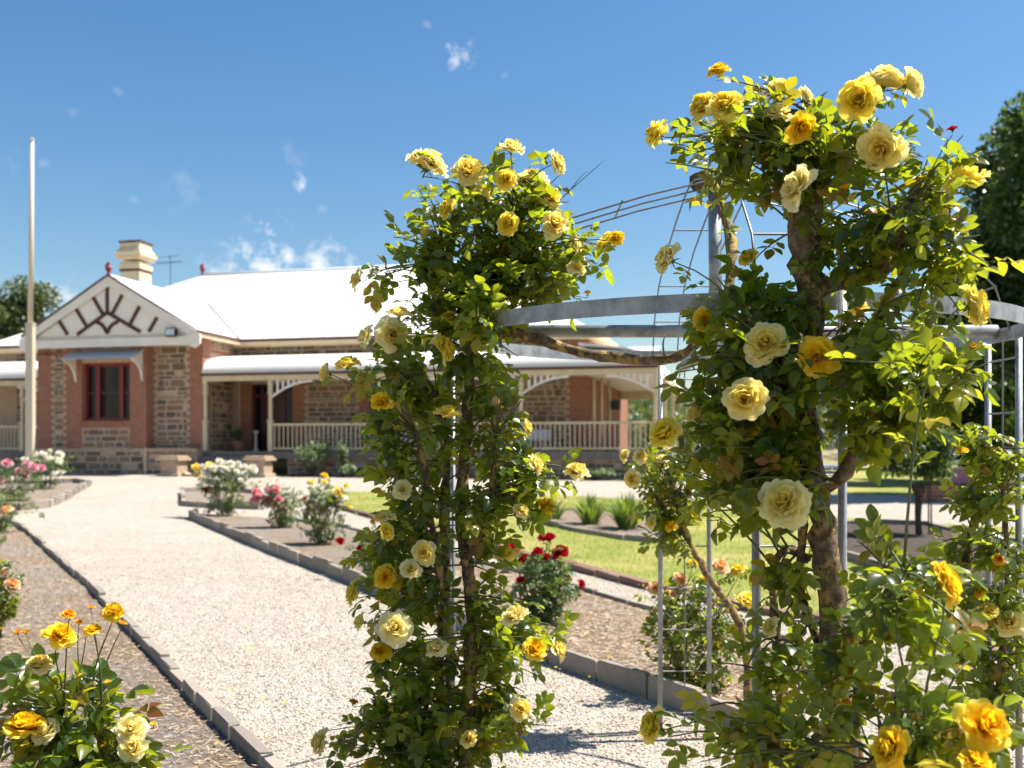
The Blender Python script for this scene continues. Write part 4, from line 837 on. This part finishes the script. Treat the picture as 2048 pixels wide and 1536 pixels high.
for x, y, s, c, f in [(853,337,74,'p','U'),(935,347,60,'p','r'),(1022,303,50,'p','U'),(1108,328,50,'p','Rt'),(1012,360,42,'y','r'),(1062,368,62,'p','U'),(1094,398,58,'y','r'),(1105,452,58,'p','F'),(1020,450,52,'y','r'),(1147,500,54,'c','Rt'),(1152,538,34,'p','r'),
        (1222,490,60,'y','r'),(718,560,42,'p','L'),(738,675,44,'c','L'),(782,670,64,'c','F'),(798,633,46,'p','U'),(880,700,54,'y','Rt'),(658,748,46,'p','L'),(695,735,48,'y','U'),(896,835,56,'y','U'),(765,808,44,'g','r'),(1048,857,40,'p','Rt'),(1067,930,40,'p','Rt'),(1153,948,46,'p','r'),
        (804,980,38,'c','r'),(768,1040,46,'p','U'),(768,1066,40,'y','r'),(848,1106,48,'p','F'),(820,1142,42,'c','r'),(770,1153,42,'g','F'),(796,1155,42,'g','F'),(713,1185,48,'y','L'),(728,1245,42,'p','L'),(790,1258,66,'c','F'),(875,1300,44,'c','r'),(762,1305,40,'g','r'),
        (1033,1240,56,'c','U'),(1068,1300,48,'g','r'),(1112,1300,46,'p','Rt'),(1040,1420,44,'p','F'),(648,1485,48,'p','L'),(722,1455,26,'c','r'),(745,1532,34,'g','r'),(960,395,50,'p','U'),(900,420,44,'y','r'),(860,470,40,'p','L'),(940,1480,40,'p','F'),(1090,1015,36,'g','r'),(1040,1025,34,'p','r'),(1010,1112,44,'y','r'),(1235,478,30,'g','r')]:
    lb.append(bl_(x, y, s, c, Ld-rf.uniform(.05,.28), f))
lbud = [(P(x, y, 3.75), s/F*3.75, c, (rf.uniform(-.4,.4), -.2, 1)) for x, y, s, c in ((706,1408,24,'o'),(1175,590,20,'g'),(870,430,22,'g'),(740,580,20,'o'))]
rose_plant('climbing_rose', 'climbing rose crowded with yellow and cream blooms on the left arbor post', 'climbing rose', (P(925,1720,3.9).x, 3.9, 0), left_tr, left_cl, lb, 101, leaf=.104, buds=lbud)
Fd = 2.85
front_tr = [tr('trunk', Fd, (1690,1960,40,2.85),(1690,1600,36,2.85),(1668,1250,36,2.85),(1650,1080,34,2.85),(1628,960,34,2.85),(1612,850,30,2.85),(1618,740,28,2.87),(1628,640,30,2.9),(1612,540,40,2.9),(1608,450,42,2.9),(1640,380,24,2.9),(1665,300,14,2.9),(1668,240,9,2.9)),
            tr('branch', Fd, (1640,980,20,2.85),(1690,950,20,2.8),(1700,910,24,2.78),(1740,880,18,2.72),(1775,850,9,2.65)),
            tr('branch', Fd, (1690,930,12,2.8),(1735,920,10,2.8),(1755,880,6,2.8)),
            tr('branch', Fd, (1612,600,24,2.9),(1660,570,24,2.88),(1720,555,22,2.85),(1775,530,20,2.8),(1800,480,12,2.75),(1815,400,8,2.7)),
            tr('branch', Fd, (1670,690,16,2.9),(1720,680,16,2.86),(1760,640,15,2.84),(1785,580,13,2.82),(1830,520,9,2.8)),
            tr('branch', Fd, (1620,1120,12,2.88),(1570,1100,11,2.9),(1545,1150,12,2.92),(1555,1300,13,2.92),(1570,1450,14,2.9),(1620,1540,14,2.86)),
            tr('branch', Fd, (1445,640,12,3.1),(1465,500,14,3.3),(1445,420,14,3.6),(1430,370,12,3.8)),
            tr('branch', Fd, (1720,1900,16,2.9),(1715,1500,13,2.9),(1640,1300,12,2.9),(1600,1160,11,2.88),(1610,1040,9,2.86)), tr('branch', Fd, (1700,1500,14,2.8),(1730,1300,10,2.6),(1770,1200,9,2.45),(1810,1150,6,2.3)), tr('branch', Fd, (1640,880,9,2.82),(1590,780,8,2.8),(1560,700,6,2.8)),
            tr('branch', Fd, (1850,560,9,2.8),(1890,540,10,2.75),(1920,500,7,2.7)), tr('branch', Fd, (1700,1560,14,2.6),(1780,1500,9,2.3),(1850,1470,7,2.1))]
front_cl = [cl(1430,290,95,75,2.95,.2,17), cl(1560,310,85,70,2.9,.2,15), cl(1690,320,120,90,2.85,.2,22), cl(1850,340,75,85,2.75,.2,12), cl(1800,480,130,100,2.75,.22,28), cl(1900,540,60,80,2.7,.15,7), cl(1690,490,80,70,2.8,.15,9),
            cl(1440,630,85,55,2.9,.18,11), cl(1560,650,70,70,2.85,.15,9), cl(1480,770,105,90,2.85,.22,24), cl(1430,890,100,90,2.85,.22,24), cl(1380,700,45,60,2.9,.15,5), cl(1490,970,95,70,2.8,.2,13), cl(1720,760,120,100,2.75,.22,19), cl(1860,740,105,65,2.45,.18,17), cl(1780,680,110,70,2.7,.2,12), cl(1790,860,90,50,2.6,.15,7),
            cl(1570,860,70,60,2.8,.15,7), cl(1800,1170,120,90,2.3,.2,17), cl(1560,1320,90,70,2.75,.15,8), cl(1640,1380,90,80,2.7,.15,7), cl(1560,1180,60,80,2.85,.12,5), cl(1730,1260,80,60,2.5,.15,6), cl(1900,1280,80,60,2.3,.15,6), cl(1760,1400,110,80,2.4,.2,9), cl(1470,1480,150,50,2.55,.2,13), cl(1870,1470,140,60,2.05,.18,13), cl(1500,1550,120,40,2.6,.15,7), cl(1780,1550,120,40,2.3,.15,7)]
fb = []
for x, y, s, c, d, f in [(1438,148,42,'g',2.9,'U'),(1413,218,62,'y',2.95,'r'),(1452,217,70,'y',2.8,'r'),(1320,270,56,'y',2.9,'L'),(1560,183,56,'p',2.9,'U'),(1606,202,52,'c',2.9,'Rt'),(1552,238,64,'p',2.85,'U'),(1596,255,62,'g',2.75,'F'),(1720,205,90,'y',2.65,'F'),(1768,172,76,'p',2.75,'U'),(1812,172,72,'p',2.7,'Rt'),
        (1765,298,88,'p',2.7,'F'),(1603,378,86,'c',2.7,'L'),(1343,522,66,'c',2.8,'L'),(1935,372,78,'y',2.6,'U'),(1938,615,78,'y',2.6,'Rt'),(1530,690,84,'p',2.7,'F'),(1638,712,78,'g',2.65,'F'),(1492,800,96,'p',2.6,'F'),(1335,875,76,'y',2.75,'r'),(1405,832,62,'p',2.85,'L'),(1505,862,56,'y',2.8,'r'),
        (1568,1010,94,'p',2.6,'F'),(1405,640,44,'g',2.85,'r'),(1500,520,42,'y',2.95,'r'),(1880,1170,88,'g',2.1,'Rt'),(1316,1455,68,'y',2.6,'L'),(1962,1455,96,'g',1.95,'F'),(1790,1500,86,'g',2.0,'L'),(1705,1345,44,'y',2.6,'r'),(1545,1255,40,'p',2.75,'L'),(1655,1460,46,'p',2.5,'r'),(1950,1530,66,'g',1.9,'U'),(1715,620,40,'p',3.0,'r')]:
    fb.append(bl_(x, y, s, c, d, f))
fbud = [(P(x, y, d), s/F*d, c, (rf.uniform(-.5,.5), -.2, 1)) for x, y, s, c, d in ((1690,380,24,'o',2.7),(1692,1410,30,'o',2.4),(1905,262,26,'r',2.65),(1950,700,30,'o',2.4))]
rose_plant('climbing_rose', 'climbing rose with thick gnarled trunk and large yellow blooms on the front arbor posts', 'climbing rose', (P(1690,1960,2.85).x, 2.85, 0), front_tr, front_cl, fb, 202, leaf=.10, buds=fbud)
Bd = 5.3
back_tr = [tr('trunk', Bd, (1500,1470,12,5.2),(1484,1265,9,5.2),(1418,1156,9,5.2),(1383,1090,8,5.2),(1355,1020,7,5.2),(1340,950,5,5.2)), tr('branch', Bd, (1383,1090,5,5.2),(1330,1020,5,5.25),(1290,960,3,5.25))]
back_cl = [cl(1335,935,55,45,5.25,.2,14), cl(1360,1010,55,55,5.25,.2,13), cl(1310,1000,35,45,5.2,.15,7), cl(1330,1080,45,50,5.2,.2,9), cl(1400,960,50,50,5.3,.2,8)]
bb = [bl_(x, y, s, c, 5.1, f) for x, y, s, c, f in [(1253,912,26,'p','L'),(1280,915,28,'p','r'),(1266,957,34,'p','F'),(1325,922,26,'c','U'),(1307,1045,30,'p','L'),(1385,1035,30,'y','r'),(1345,1055,28,'g','r')]]
rose_plant('climbing_rose', 'thin climbing rose with small pale blooms on the far arbor posts', 'climbing rose', (P(1500,1470,5.2).x, 5.2, gz(5.2)), back_tr, back_cl, bb, 303, leaf=.10, maxobj=120)
Rd = 4.1
right_tr = [tr('trunk', Rd, (1950,1640,14,4.15),(1985,1400,11,4.15),(1925,1200,9,4.1),(1940,1080,8,4.1),(1965,950,7,4.1),(1960,860,4,4.1)), tr('branch', Rd, (2010,1640,14,4.0),(2000,1400,11,4.0),(2015,1150,8,4.0),(2005,980,5,4.0))]
right_cl = [cl(1940,890,40,35,4.0,.15,9), cl(2005,940,50,60,4.0,.2,14), cl(1950,1010,40,50,4.05,.15,9), cl(1930,1110,50,50,4.05,.2,11), cl(2020,1110,50,60,4.0,.2,9), cl(1920,1210,50,50,4.0,.2,10), cl(2020,1250,45,60,4.0,.2,9), cl(1940,1330,60,60,4.0,.2,13), cl(2030,1380,50,80,3.95,.2,12), cl(1960,1440,70,60,4.0,.2,12)]
rb_ = [bl_(x, y, s, c, 3.9, f) for x, y, s, c, f in [(2020,1248,50,'p','F'),(1975,1225,44,'y','r'),(1960,1185,26,'g','r'),(1925,905,26,'g','U'),(2000,1120,24,'o','r')]]
rose_plant('climbing_rose', 'leafy climbing rose with yellowing young leaves on the right arbor posts', 'climbing rose', (P(1950,1640,4.15).x, 4.15, 0), right_tr, right_cl, rb_, 404, leaf=.10, maxobj=200)
# ---------------------------------------------------------------- bush roses in the beds
def bush(label, px, py, wpx, hpx, blooms, seed, n=46, leaf=.095, m='leaf2', maxobj=0, name='rose_bush', d=None, open_=.35, z0=.3, colour_depth=None):
    b = G(px, py) if d is None else Vector(((px-1024)/F*d, d, gz(d))); d = b.y; w2, h = wpx/F*d/2, hpx/F*d; rg = random.Random(seed)
    trunks = []
    for k in range(5):
        a = k*1.26+rg.random(); trunks.append(([(b+Vector((.03*math.cos(a), .03*math.sin(a), -.02)), .011), (b+Vector((w2*.3*math.cos(a), w2*.3*math.sin(a), h*.3)), .008), (b+Vector((w2*.5*math.cos(a), w2*.5*math.sin(a), h*.55)), .006)], 'stem'))
    cls = [(b+Vector((0,0,h*.14)), (w2*.5, w2*.45, h*.1), int(n*.4)), (b+Vector((0,0,h*.28)), (w2*.72, w2*.65, h*.20), int(n*.8)), (b+Vector((0,0,h*.52)), (w2*.92, w2*.8, h*.22), int(n*.8)), (b+Vector((0,0,h*.76)), (w2*.75, w2*.7, h*.17), int(n*.5))]
    bls = []
    for (x, y, s, c) in blooms:
        dd = d-rg.uniform(-.5,.6)*w2*.8; p = P(x, y, dd); to = (CAMP-p).normalized(); bls.append((p, s/F*dd*1.1, c, to*rg.uniform(.2,.8)+Vector((rg.uniform(-.6,.6), 0, rg.uniform(.4,1))), s))
    return rose_plant(name, label, 'rose bush', b, trunks, cls, bls, seed, leaf=leaf, maxobj=maxobj, lo=(maxobj == 0), lm=m, group='rose bushes in the garden beds', pxsplit=34 if maxobj else 999)
def rb(px, py, rx, ry, n, s, cols, seed):
    r = random.Random(seed); out = []
    for i in range(n):
        a, q = r.uniform(0, 6.28), r.random()**.6; out.append((px+rx*q*math.cos(a), py+ry*q*math.sin(a), s*r.uniform(.75,1.25), r.choice(cols)))
    return out
bush('rose bush crowned with white and a few yellow blooms beside the path', 452, 1034, 130, 105, rb(455,940,55,16,30,15,'www',1)+rb(425,960,34,20,7,14,'w',2)+rb(480,958,30,20,9,14,'w',22)+[(393,937,19,'y'),(422,934,20,'y'),(396,953,13,'y'),(410,981,14,'r')], 11, 60)
bush('rose bush with bright pink blooms beside the white rose bush', 565, 1060, 95, 105, rb(535,995,28,20,15,15,'kkl',3)+[(565,1017,12,'k'),(553,980,12,'k')], 12, 52)
bush('rose bush with apricot and white blooms before the lawn', 645, 1094, 115, 140, rb(668,990,26,14,10,17,'wwpa',4)+rb(632,1014,26,9,6,17,'wa',5)+[(649,952,13,'g'),(648,965,12,'y'),(622,966,13,'y'),(692,972,13,'y'),(608,1000,14,'a'),(611,1036,12,'y'),(680,1035,14,'w'),(700,1015,10,'y')], 13, 60)
bush('sparse rose bush with a few crimson blooms left of the arbor post', 745, 1160, 120, 115, [(680,1083,17,'r'),(722,1103,20,'r'),(736,1072,17,'r'),(821,1052,17,'r'),(745,1045,10,'r'),(790,1090,16,'r')], 14, 24)
bush('rose bush with clustered deep red blooms in the middle bed', 1085, 1252, 165, 165, [(1026,1097,27,'r'),(1098,1079,27,'r'),(1085,1076,18,'r'),(1121,1107,31,'r'),(1076,1106,24,'r'),(1051,1122,26,'r'),(1041,1163,20,'r'),(1162,1168,17,'r'),(1135,1157,16,'r'),(1100,1198,9,'r'),(1010,1190,12,'r'),(1092,1115,16,'r')], 15, 62)
bush('rose bush with peach and yellow blooms under the far arbor posts', 1385, 1392, 230, 260, [(1440,1135,32,'a'),(1477,1142,30,'y'),(1360,1160,28,'a'),(1310,1178,28,'a'),(1340,1192,30,'a'),(1496,1208,46,'y'),(1466,1268,34,'y'),(1410,1160,22,'y'),(1450,1290,24,'y'),(1385,1130,22,'g')], 16, 66, m='leaf', leaf=.09)
bush('rose bush crowned with white blooms at the tip of the far left bed', 92, 980, 115, 84, rb(90,918,48,16,22,13,'w',6)+rb(112,945,25,10,6,13,'w',7), 17, 50)
bush('rose bush with light pink blooms at the left edge', 36, 1004, 130, 92, [(14,928,19,'l'),(54,930,18,'l'),(66,935,17,'l'),(82,938,19,'l'),(36,942,14,'l'),(52,944,16,'l'),(50,953,13,'l'),(2,962,12,'l')], 18, 56)
bush('rose bush with a single apricot bloom at the left edge of the path', 0, 1070, 130, 100, [(14,1022,22,'a'),(6,1038,12,'w')], 19, 36)
bush('small bright green rose bush with a pale pink bloom at the left edge', -10, 1285, 110, 190, [(24,1171,28,'a'),(10,1150,16,'l')], 20, 40, m='leaf', leaf=.09)
bush('dark leafy rose bush low at the left edge', -40, 1120, 120, 70, [], 26, 26)
bush('young rose bush with few leaves at the right of the middle bed', 1690, 1330, 90, 120, [(1700,1235,20,'o')], 27, 22)
# the near bush at the lower left corner: tall bare stems with orange buds above dark leaves
b0 = P(120, 1900, 2.98); nb_ = []; nbud = []
for x, y, s, c, f in [(118,1275,56,'g','r'),(228,1226,38,'g','r'),(138,1233,28,'o','U'),(186,1263,32,'g','U'),(50,1462,76,'g','U'),(98,1468,54,'c','r'),(78,1335,50,'p','U'),(262,1462,58,'c','F'),(268,1500,64,'c','F')]: nb_.append(bl_(x, y, s, c, 2.95-rf.uniform(0,.15), f))
for x, y, c in ((36,1268,'o'),(52,1268,'o'),(182,1218,'o'),(158,1248,'o'),(172,1262,'o'),(156,1355,'y'),(215,1368,'y'),(307,1452,'y'),(245,1250,'o')): nbud.append((P(x, y, 2.95), 20/F*2.95, c, (rf.uniform(-.2,.2), 0, 1)))
ntr = [([(b0+Vector((dx*.2, dy, -.0)), .009), (b0+Vector((dx*.7, dy, .3)), .007), (P(px, py, 2.97+dy), .004)], 'stem') for dx, dy, px, py in ((.1,0,120,1420),(-.1,.05,50,1480),(.25,-.04,200,1440),(.35,.03,265,1500),(0,.08,150,1400),(.15,.05,185,1400))]
ncl = [cl(60,1430,70,50,2.95,.12,7), cl(160,1450,70,60,2.95,.12,8), cl(100,1520,110,40,2.9,.15,16), cl(240,1510,70,45,2.95,.12,7), cl(190,1400,70,35,2.98,.1,3), cl(30,1390,30,40,2.98,.08,3), cl(120,1620,140,60,2.95,.18,18)]
rose_plant('rose_bush', 'rose bush with orange buds on bare stems at the lower left corner', 'rose bush', b0, ntr, ncl, nb_, 501, leaf=.118, bare=True, maxobj=160, buds=nbud, group='rose bushes in the garden beds')
# ---------------------------------------------------------------- strap plants, veranda shrubs, small round tree
def strap_plant(label, px, py, hpx, n, seed):
    b = G(px, py); d = b.y; h = hpx/F*d; g = random.Random(seed); r = thing('strap_leaf_plant', label, 'plant', b, 0, 'strap leaf plants in the lawn bed')
    mb = MB()
    for i in range(n):
        a, rr = g.uniform(0, 6.28), g.uniform(.1, 1); c, s = math.cos(a), math.sin(a); ln = h*g.uniform(.7,1.2); out = h*.75*rr; wd = h*.028*g.uniform(.8,1.3); mb.a = g.random(); q = []
        for k in range(6):
            t = k/5; x = out*t*(.5+.5*t)+.12*rr; z = ln*(t-.42*rr*t*t*t); w_ = wd*(1-t**3)+.001; q += [(c*x-s*w_, s*x+c*w_, z), (c*x+s*w_, s*x-c*w_, z-.004)]
        mb.add(q, [(2*k, 2*k+1, 2*k+3, 2*k+2) for k in range(5)])
    mb.build('foliage', 'strap', r, smooth=True, kind='stuff')
strap_plant('large strap leaved plant at the right end of the lawn bed', 1252, 1062, 78, 190, 1); strap_plant('strap leaved plant in the middle of the lawn bed', 1180, 1052, 66, 150, 2); strap_plant('smaller strap leaved plant at the left end of the lawn bed', 1105, 1042, 50, 90, 3)
def shrub(label, px, py, wpx, hpx, m, seed, n=700, size=.12, name='shrub', cat='shrub', d=None, group=None):
    b = G(px, py) if d is None else Vector(((px-1024)/F*d, d, gz(d))); d = b.y; w2, h = wpx/F*d/2, hpx/F*d; g = random.Random(seed); r = thing(name, label, cat, b, 0, group)
    Vs, Fs, As, o = [], [], [], 0; nl = 7
    for k in range(nl):
        a = g.uniform(0, 6.28); q = g.uniform(.1,.62); c = (w2*q*math.cos(a), w2*q*.8*math.sin(a), h*g.uniform(.32,.76)); rr = g.uniform(.3,.5); V, Fc, A = leafcloud(c, (w2*rr, w2*rr, h*.26), n//nl, size, seed*10+k); Vs.append(V); Fs.append(Fc+o); As.append(A); o += len(V)
    link('foliage', tri_mesh('foliage', np.concatenate(Vs), np.concatenate(Fs), m, np.concatenate(As)), r, kind='stuff')
    mb = MB()
    for k in range(6): a = k*1.05; mb.tube([(0,0,-.03),(w2*.25*math.cos(a), w2*.25*math.sin(a), h*.3),(w2*.5*math.cos(a), w2*.5*math.sin(a), h*.62)], [.02*h+.005,.014*h+.004,.006], 5)
    mb.build('stem', 'drybark', r, kind='stuff'); return r
shrub('broad grey green shrub against the veranda base', 622, 946, 105, 76, 'leaf_grey', 1, 900, d=34.2)
shrub('tall slender stemmed plant before the veranda rail', 686, 948, 30, 84, 'leaf_grey', 2, 200, name='slender_plant', cat='plant', d=33.9)
shrub('low grey green plant at the foot of the slender plant', 702, 952, 56, 30, 'leaf_grey', 3, 260, d=33.7)
shrub('rounded grey green shrub under the middle veranda rail', 770, 955, 76, 42, 'leaf_grey', 4, 420, d=33.5)
shrub('small grey green shrub left of the arbor post', 834, 958, 44, 24, 'leaf_grey', 5, 200, d=33.2)
shrub('low green plant under the right part of the veranda', 1195, 974, 100, 26, 'leaf_grey', 6, 300, d=31.8)
sheet('soil_border', [HW(s, l, 0) for s, l in ((3.6,-1.3),(16.3,-1.3),(16.3,.1),(3.6,.1))], 'soil', .012, **st)
b = G(1838, 1075); r = thing('round_tree', 'small round clipped tree on a dark trunk with stakes', 'tree', b); d = b.y
mb = MB(); mb.tube([(0,0,-.05),(-.02,0,.3),(0,0,.62),(-.01,0,.8)], [.05,.045,.06,.13], 9, .12, random.Random(4)); mb.build('trunk', 'drybark', r, smooth=True)
for dx in (.16, .2): mb = MB(); mb.tube([(dx,.02,-.05),(dx-.02,.02,.9)], .012, 6); mb.build('stake', 'dark', r)
Vs, Fs, As, o = [], [], [], 0; g = random.Random(8)
for k in range(16):
    a = g.uniform(0, 6.28); c = (.55*g.random()*math.cos(a), .5*g.random()*math.sin(a), 1.2+g.uniform(-.22,.3)); V, Fc, A = leafcloud(c, (.32,.32,.22), 420, .062, 60+k); Vs.append(V); Fs.append(Fc+o); As.append(A); o += len(V)
link('crown', tri_mesh('crown', np.concatenate(Vs), np.concatenate(Fs), 'tree_d', np.concatenate(As)), r)
# ---------------------------------------------------------------- trees, woods and hill behind
def tree(name, label, base, h, crown, m, seed, nleaf, size, group='trees around the garden'):
    """crown: (centre z, radius x, radius z)"""
    g = random.Random(seed); r = thing(name, label, 'tree', base, 0, group); cz, rx, rz = crown; mb = MB()
    mb.tube([(0,0,-.2),(.1,0,h*.2),(-.1,.1,h*.45),(.05,0,h*.8)], [h*.035,h*.028,h*.02,h*.006], 9, .1, g); Vs, Fs, As, o = [], [], [], 0; nl = 34
    for k in range(nl):
        u = Vector((g.gauss(0,1), g.gauss(0,1), g.gauss(0,.9))).normalized()*g.uniform(.35,.92); c = Vector((u.x*rx, u.y*rx, cz+u.z*rz))
        if k < 16: s = Vector((0,0,h*g.uniform(.2,.55))); mb.tube([s, s.lerp(c, .5)+Vector((0,0,.2)), c], [h*.011,h*.007,h*.003], 5)
        q = g.uniform(.2,.36); V, Fc, A = leafcloud(c, (rx*q, rx*q, rz*q*.85), nleaf//nl, size, seed*100+k); Vs.append(V); Fs.append(Fc+o); As.append(A); o += len(V)
    mb.build('trunk', 'drybark', r, smooth=True); link('crown', tri_mesh('crown', np.concatenate(Vs), np.concatenate(Fs), m, np.concatenate(As)), r)
    return r
def gp3(px, d): return ((px-1024)/F*d, d, gz(d))
tree('evergreen_tree', 'tall dark evergreen tree at the right edge behind the arbor', gp3(2070, 24), 9.5, (5.2, 2.6, 4.4), 'tree_d', 31, 42000, .17)
tree('evergreen_tree', 'shorter dark tree below the tall evergreen at the right edge', gp3(1965, 30), 5.5, (2.9, 3.0, 2.5), 'tree_d', 32, 26000, .19)
tree('evergreen_tree', 'dark rounded tree behind the parked cars at the right', gp3(1790, 46), 6.5, (3.9, 4.4, 3.0), 'tree_d', 37, 20000, .26)
tree('broad_tree', 'rounded grey green tree behind the house at the left edge', gp3(10, 60), 11.5, (8.2, 3.3, 3.4), 'tree_o', 33, 22000, .25)
shrub('bright yellow green shrub beyond the veranda end', 1352, 905, 150, 112, 'tree_b', 34, 6000, .2, d=44)
shrub('grey olive shrub seen through the veranda end', 1252, 905, 130, 100, 'tree_g', 35, 5000, .2, d=50)
shrub('grey olive shrub behind the bright shrub', 1440, 905, 160, 110, 'tree_g', 36, 5000, .22, d=52)
bm = bmesh.new(); nx, ny = 40, 12; vv = {}
for i in range(nx+1):
    for j in range(ny+1):
        x, y = -160+i*11, 70+j*16; t = j/ny; z = .4+15*math.sin(min(1, t*1.5)*math.pi/2)*(.55+.45*math.sin(x*.018+1.1))*.5; vv[i, j] = bm.verts.new((x, y, z))
for i in range(nx):
    for j in range(ny): bm.faces.new((vv[i,j], vv[i+1,j], vv[i+1,j+1], vv[i,j+1]))
me = bpy.data.meshes.new('hill'); bm.to_mesh(me); bm.free(); me.materials.append(M['earth']); link('hill', me, None, kind='structure')
g = np.random.default_rng(9); n = 70000; cx_ = g.uniform(-20, 130, 420); cy_ = g.uniform(75, 200, 420); k = g.integers(0, 420, n)
u = g.normal(size=(n, 3)); u /= np.linalg.norm(u, axis=1, keepdims=True); rr = g.random(n)**.4
x = cx_[k]+u[:, 0]*rr*3.4; y = cy_[k]+u[:, 1]*rr*3.4; t = np.clip((cy_[k]-70)/192, 0, 1); hz = .4+15*np.sin(np.minimum(1, t*1.5)*np.pi/2)*(.55+.45*np.sin(cx_[k]*.018+1.1))*.5
V, Fc = inst(LQ, LQF, frames(u+g.normal(0,.5,(n,3)), g.normal(0,.5,(n,3))+np.array([0,0,1])), np.stack([x, y, hz+1.6+u[:, 2]*rr*2.2], 1), g.uniform(.5, 1.2, n))
link('distant_wood', tri_mesh('distant_wood', V, Fc, 'tree_o', np.repeat(g.random(n), 4)), None, kind='stuff', label='olive green wood covering the far hillside', category='wood')
# ---------------------------------------------------------------- cars, tables and tent at the right
def car(label, loc, rz, m):
    r = thing('parked_car', label, 'car', loc, rz, 'cars parked under the trees'); L2, W2 = 2.15, .86
    mb = MB(); mb.prism([(-L2,.35),(-L2+.05,.72),(-L2+.25,.86),(-1.0,.95),(1.5,.98),(L2-.08,.9),(L2,.6),(L2-.02,.35)], 'y', -W2, W2)
    mb.prism([(-1.05,.95),(-.45,1.42),(.9,1.46),(1.75,.98)], 'y', -W2+.1, W2-.1); mb.build('body', m, r)
    for sy in (-1, 1):
        for q in ([(-.8,1.0),(-.4,1.36),(.15,1.4),(.15,1.0)], [(.22,1.0),(.22,1.4),(.85,1.4),(1.4,1.02)]):
            mb = MB(); y = sy*(W2-.095); mb.prism(q, 'y', min(y, y+sy*.012), max(y, y+sy*.012)); mb.build('side_window', 'glass', r)
    mb = MB(); mb.add([(-1.03,-.7,.99),(-1.03,.7,.99),(-.5,.62,1.4),(-.5,-.62,1.4),(-1.06,-.7,.99),(-1.06,.7,.99),(-.53,.62,1.4),(-.53,-.62,1.4)], [(4,7,6,5),(0,1,2,3),(4,5,1,0),(7,3,2,6),(5,6,2,1),(4,0,3,7)]); mb.build('windscreen', 'glass', r)
    for x in (-1.35, 1.3):
        for sy in (-1, 1):
            mb = MB(); mb.prism([(x+.32*math.cos(a*.3927), .32+.32*math.sin(a*.3927)) for a in range(16)], 'y', min(sy*.68, sy*.88), max(sy*.68, sy*.88)); wh = mb.build('wheel', 'tyre', r)
            mb = MB(); mb.prism([(x+.19*math.cos(a*.3927), .32+.19*math.sin(a*.3927)) for a in range(16)], 'y', min(sy*.88, sy*.9), max(sy*.88, sy*.9)); mb.build('rim', 'chrome', wh)
    for sy in (-1, 1):
        mb = MB(); mb.box(-L2-.02, -L2+.1, sy*.62-.16, sy*.62+.16, .66, .8, cham=.03); mb.build('headlight', 'lampglass', r)
    mb = MB(); mb.box(-L2-.04, -L2+.02, -.8, .8, .38, .54, cham=.02); mb.build('bumper', 'chrome' if m == 'carblack' else m, r)
    mb = MB(); mb.box(-L2-.055, -L2-.041, -.2, .2, .42, .52); mb.build('number_plate', 'white', r)
car('black car parked under the dark trees', (*gp3(1900, 36)[:2], .62), R(70), 'carblack'); car('silver blue car parked right of the black car', (*gp3(1985, 37)[:2], .62), R(55), 'carsilver'); car('cream car at the right edge', (*gp3(2075, 33)[:2], gz(33)), R(40), 'carcream')
table('cloth_table', 'pink cloth covered table on the far lawn', gp3(1985, 23), .3, 1.5, .8, 'pinkcloth'); chair('white plastic chair at the pink table', gp3(2030, 22.6), 2.6); chair('blue plastic chair on the far lawn behind the trunk', gp3(1665, 26), 1.2, 'blue'); chair('white plastic chair beside the blue plastic chair', gp3(1640, 26.5), .5)
p = G(1905, 1003); r = thing('brick_planter', 'low red brick planter box at the edge of the far path', 'planter', p); mb = MB(); mb.box(-.75, .75, -.2, .2, -.02, .32); mb.build('box', 'brick', r); mb = MB(); mb.box(-.78, .78, -.23, .23, .32, .37, cham=.01); mb.build('coping', 'brick', r); mb = MB(); mb.box(-.66, .66, -.14, .14, .37, .385); mb.build('soil', 'soil', r)
t0 = gp3(1398, 60); r = thing('canopy_tent', 'blue canopy tent seen beyond the lawn', 'tent', t0)
mb = MB(); mb.add([(-1.5,-1.5,2.0),(1.5,-1.5,2.0),(1.5,1.5,2.0),(-1.5,1.5,2.0),(0,0,2.9),(-1.5,-1.5,1.8),(1.5,-1.5,1.8),(1.5,1.5,1.8),(-1.5,1.5,1.8)], [(0,1,4),(1,2,4),(2,3,4),(3,0,4),(5,6,1,0),(6,7,2,1),(7,8,3,2),(8,5,0,3)]); mb.build('canopy', 'blue', r)
for sx in (-1.45, 1.45):
    for sy in (-1.45, 1.45): mb = MB(); mb.tube([(sx,sy,0),(sx,sy,1.95)], .025); mb.build('leg', 'white', r)
S.cycles.use_denoising = True; S.cycles.max_bounces = 6; S.cycles.diffuse_bounces = 3; S.cycles.glossy_bounces = 2; S.cycles.transmission_bounces = 3; S.cycles.use_adaptive_sampling = True; S.cycles.adaptive_threshold = .03; S.cycles.transparent_max_bounces = 4; S.cycles.sample_clamp_indirect = 6
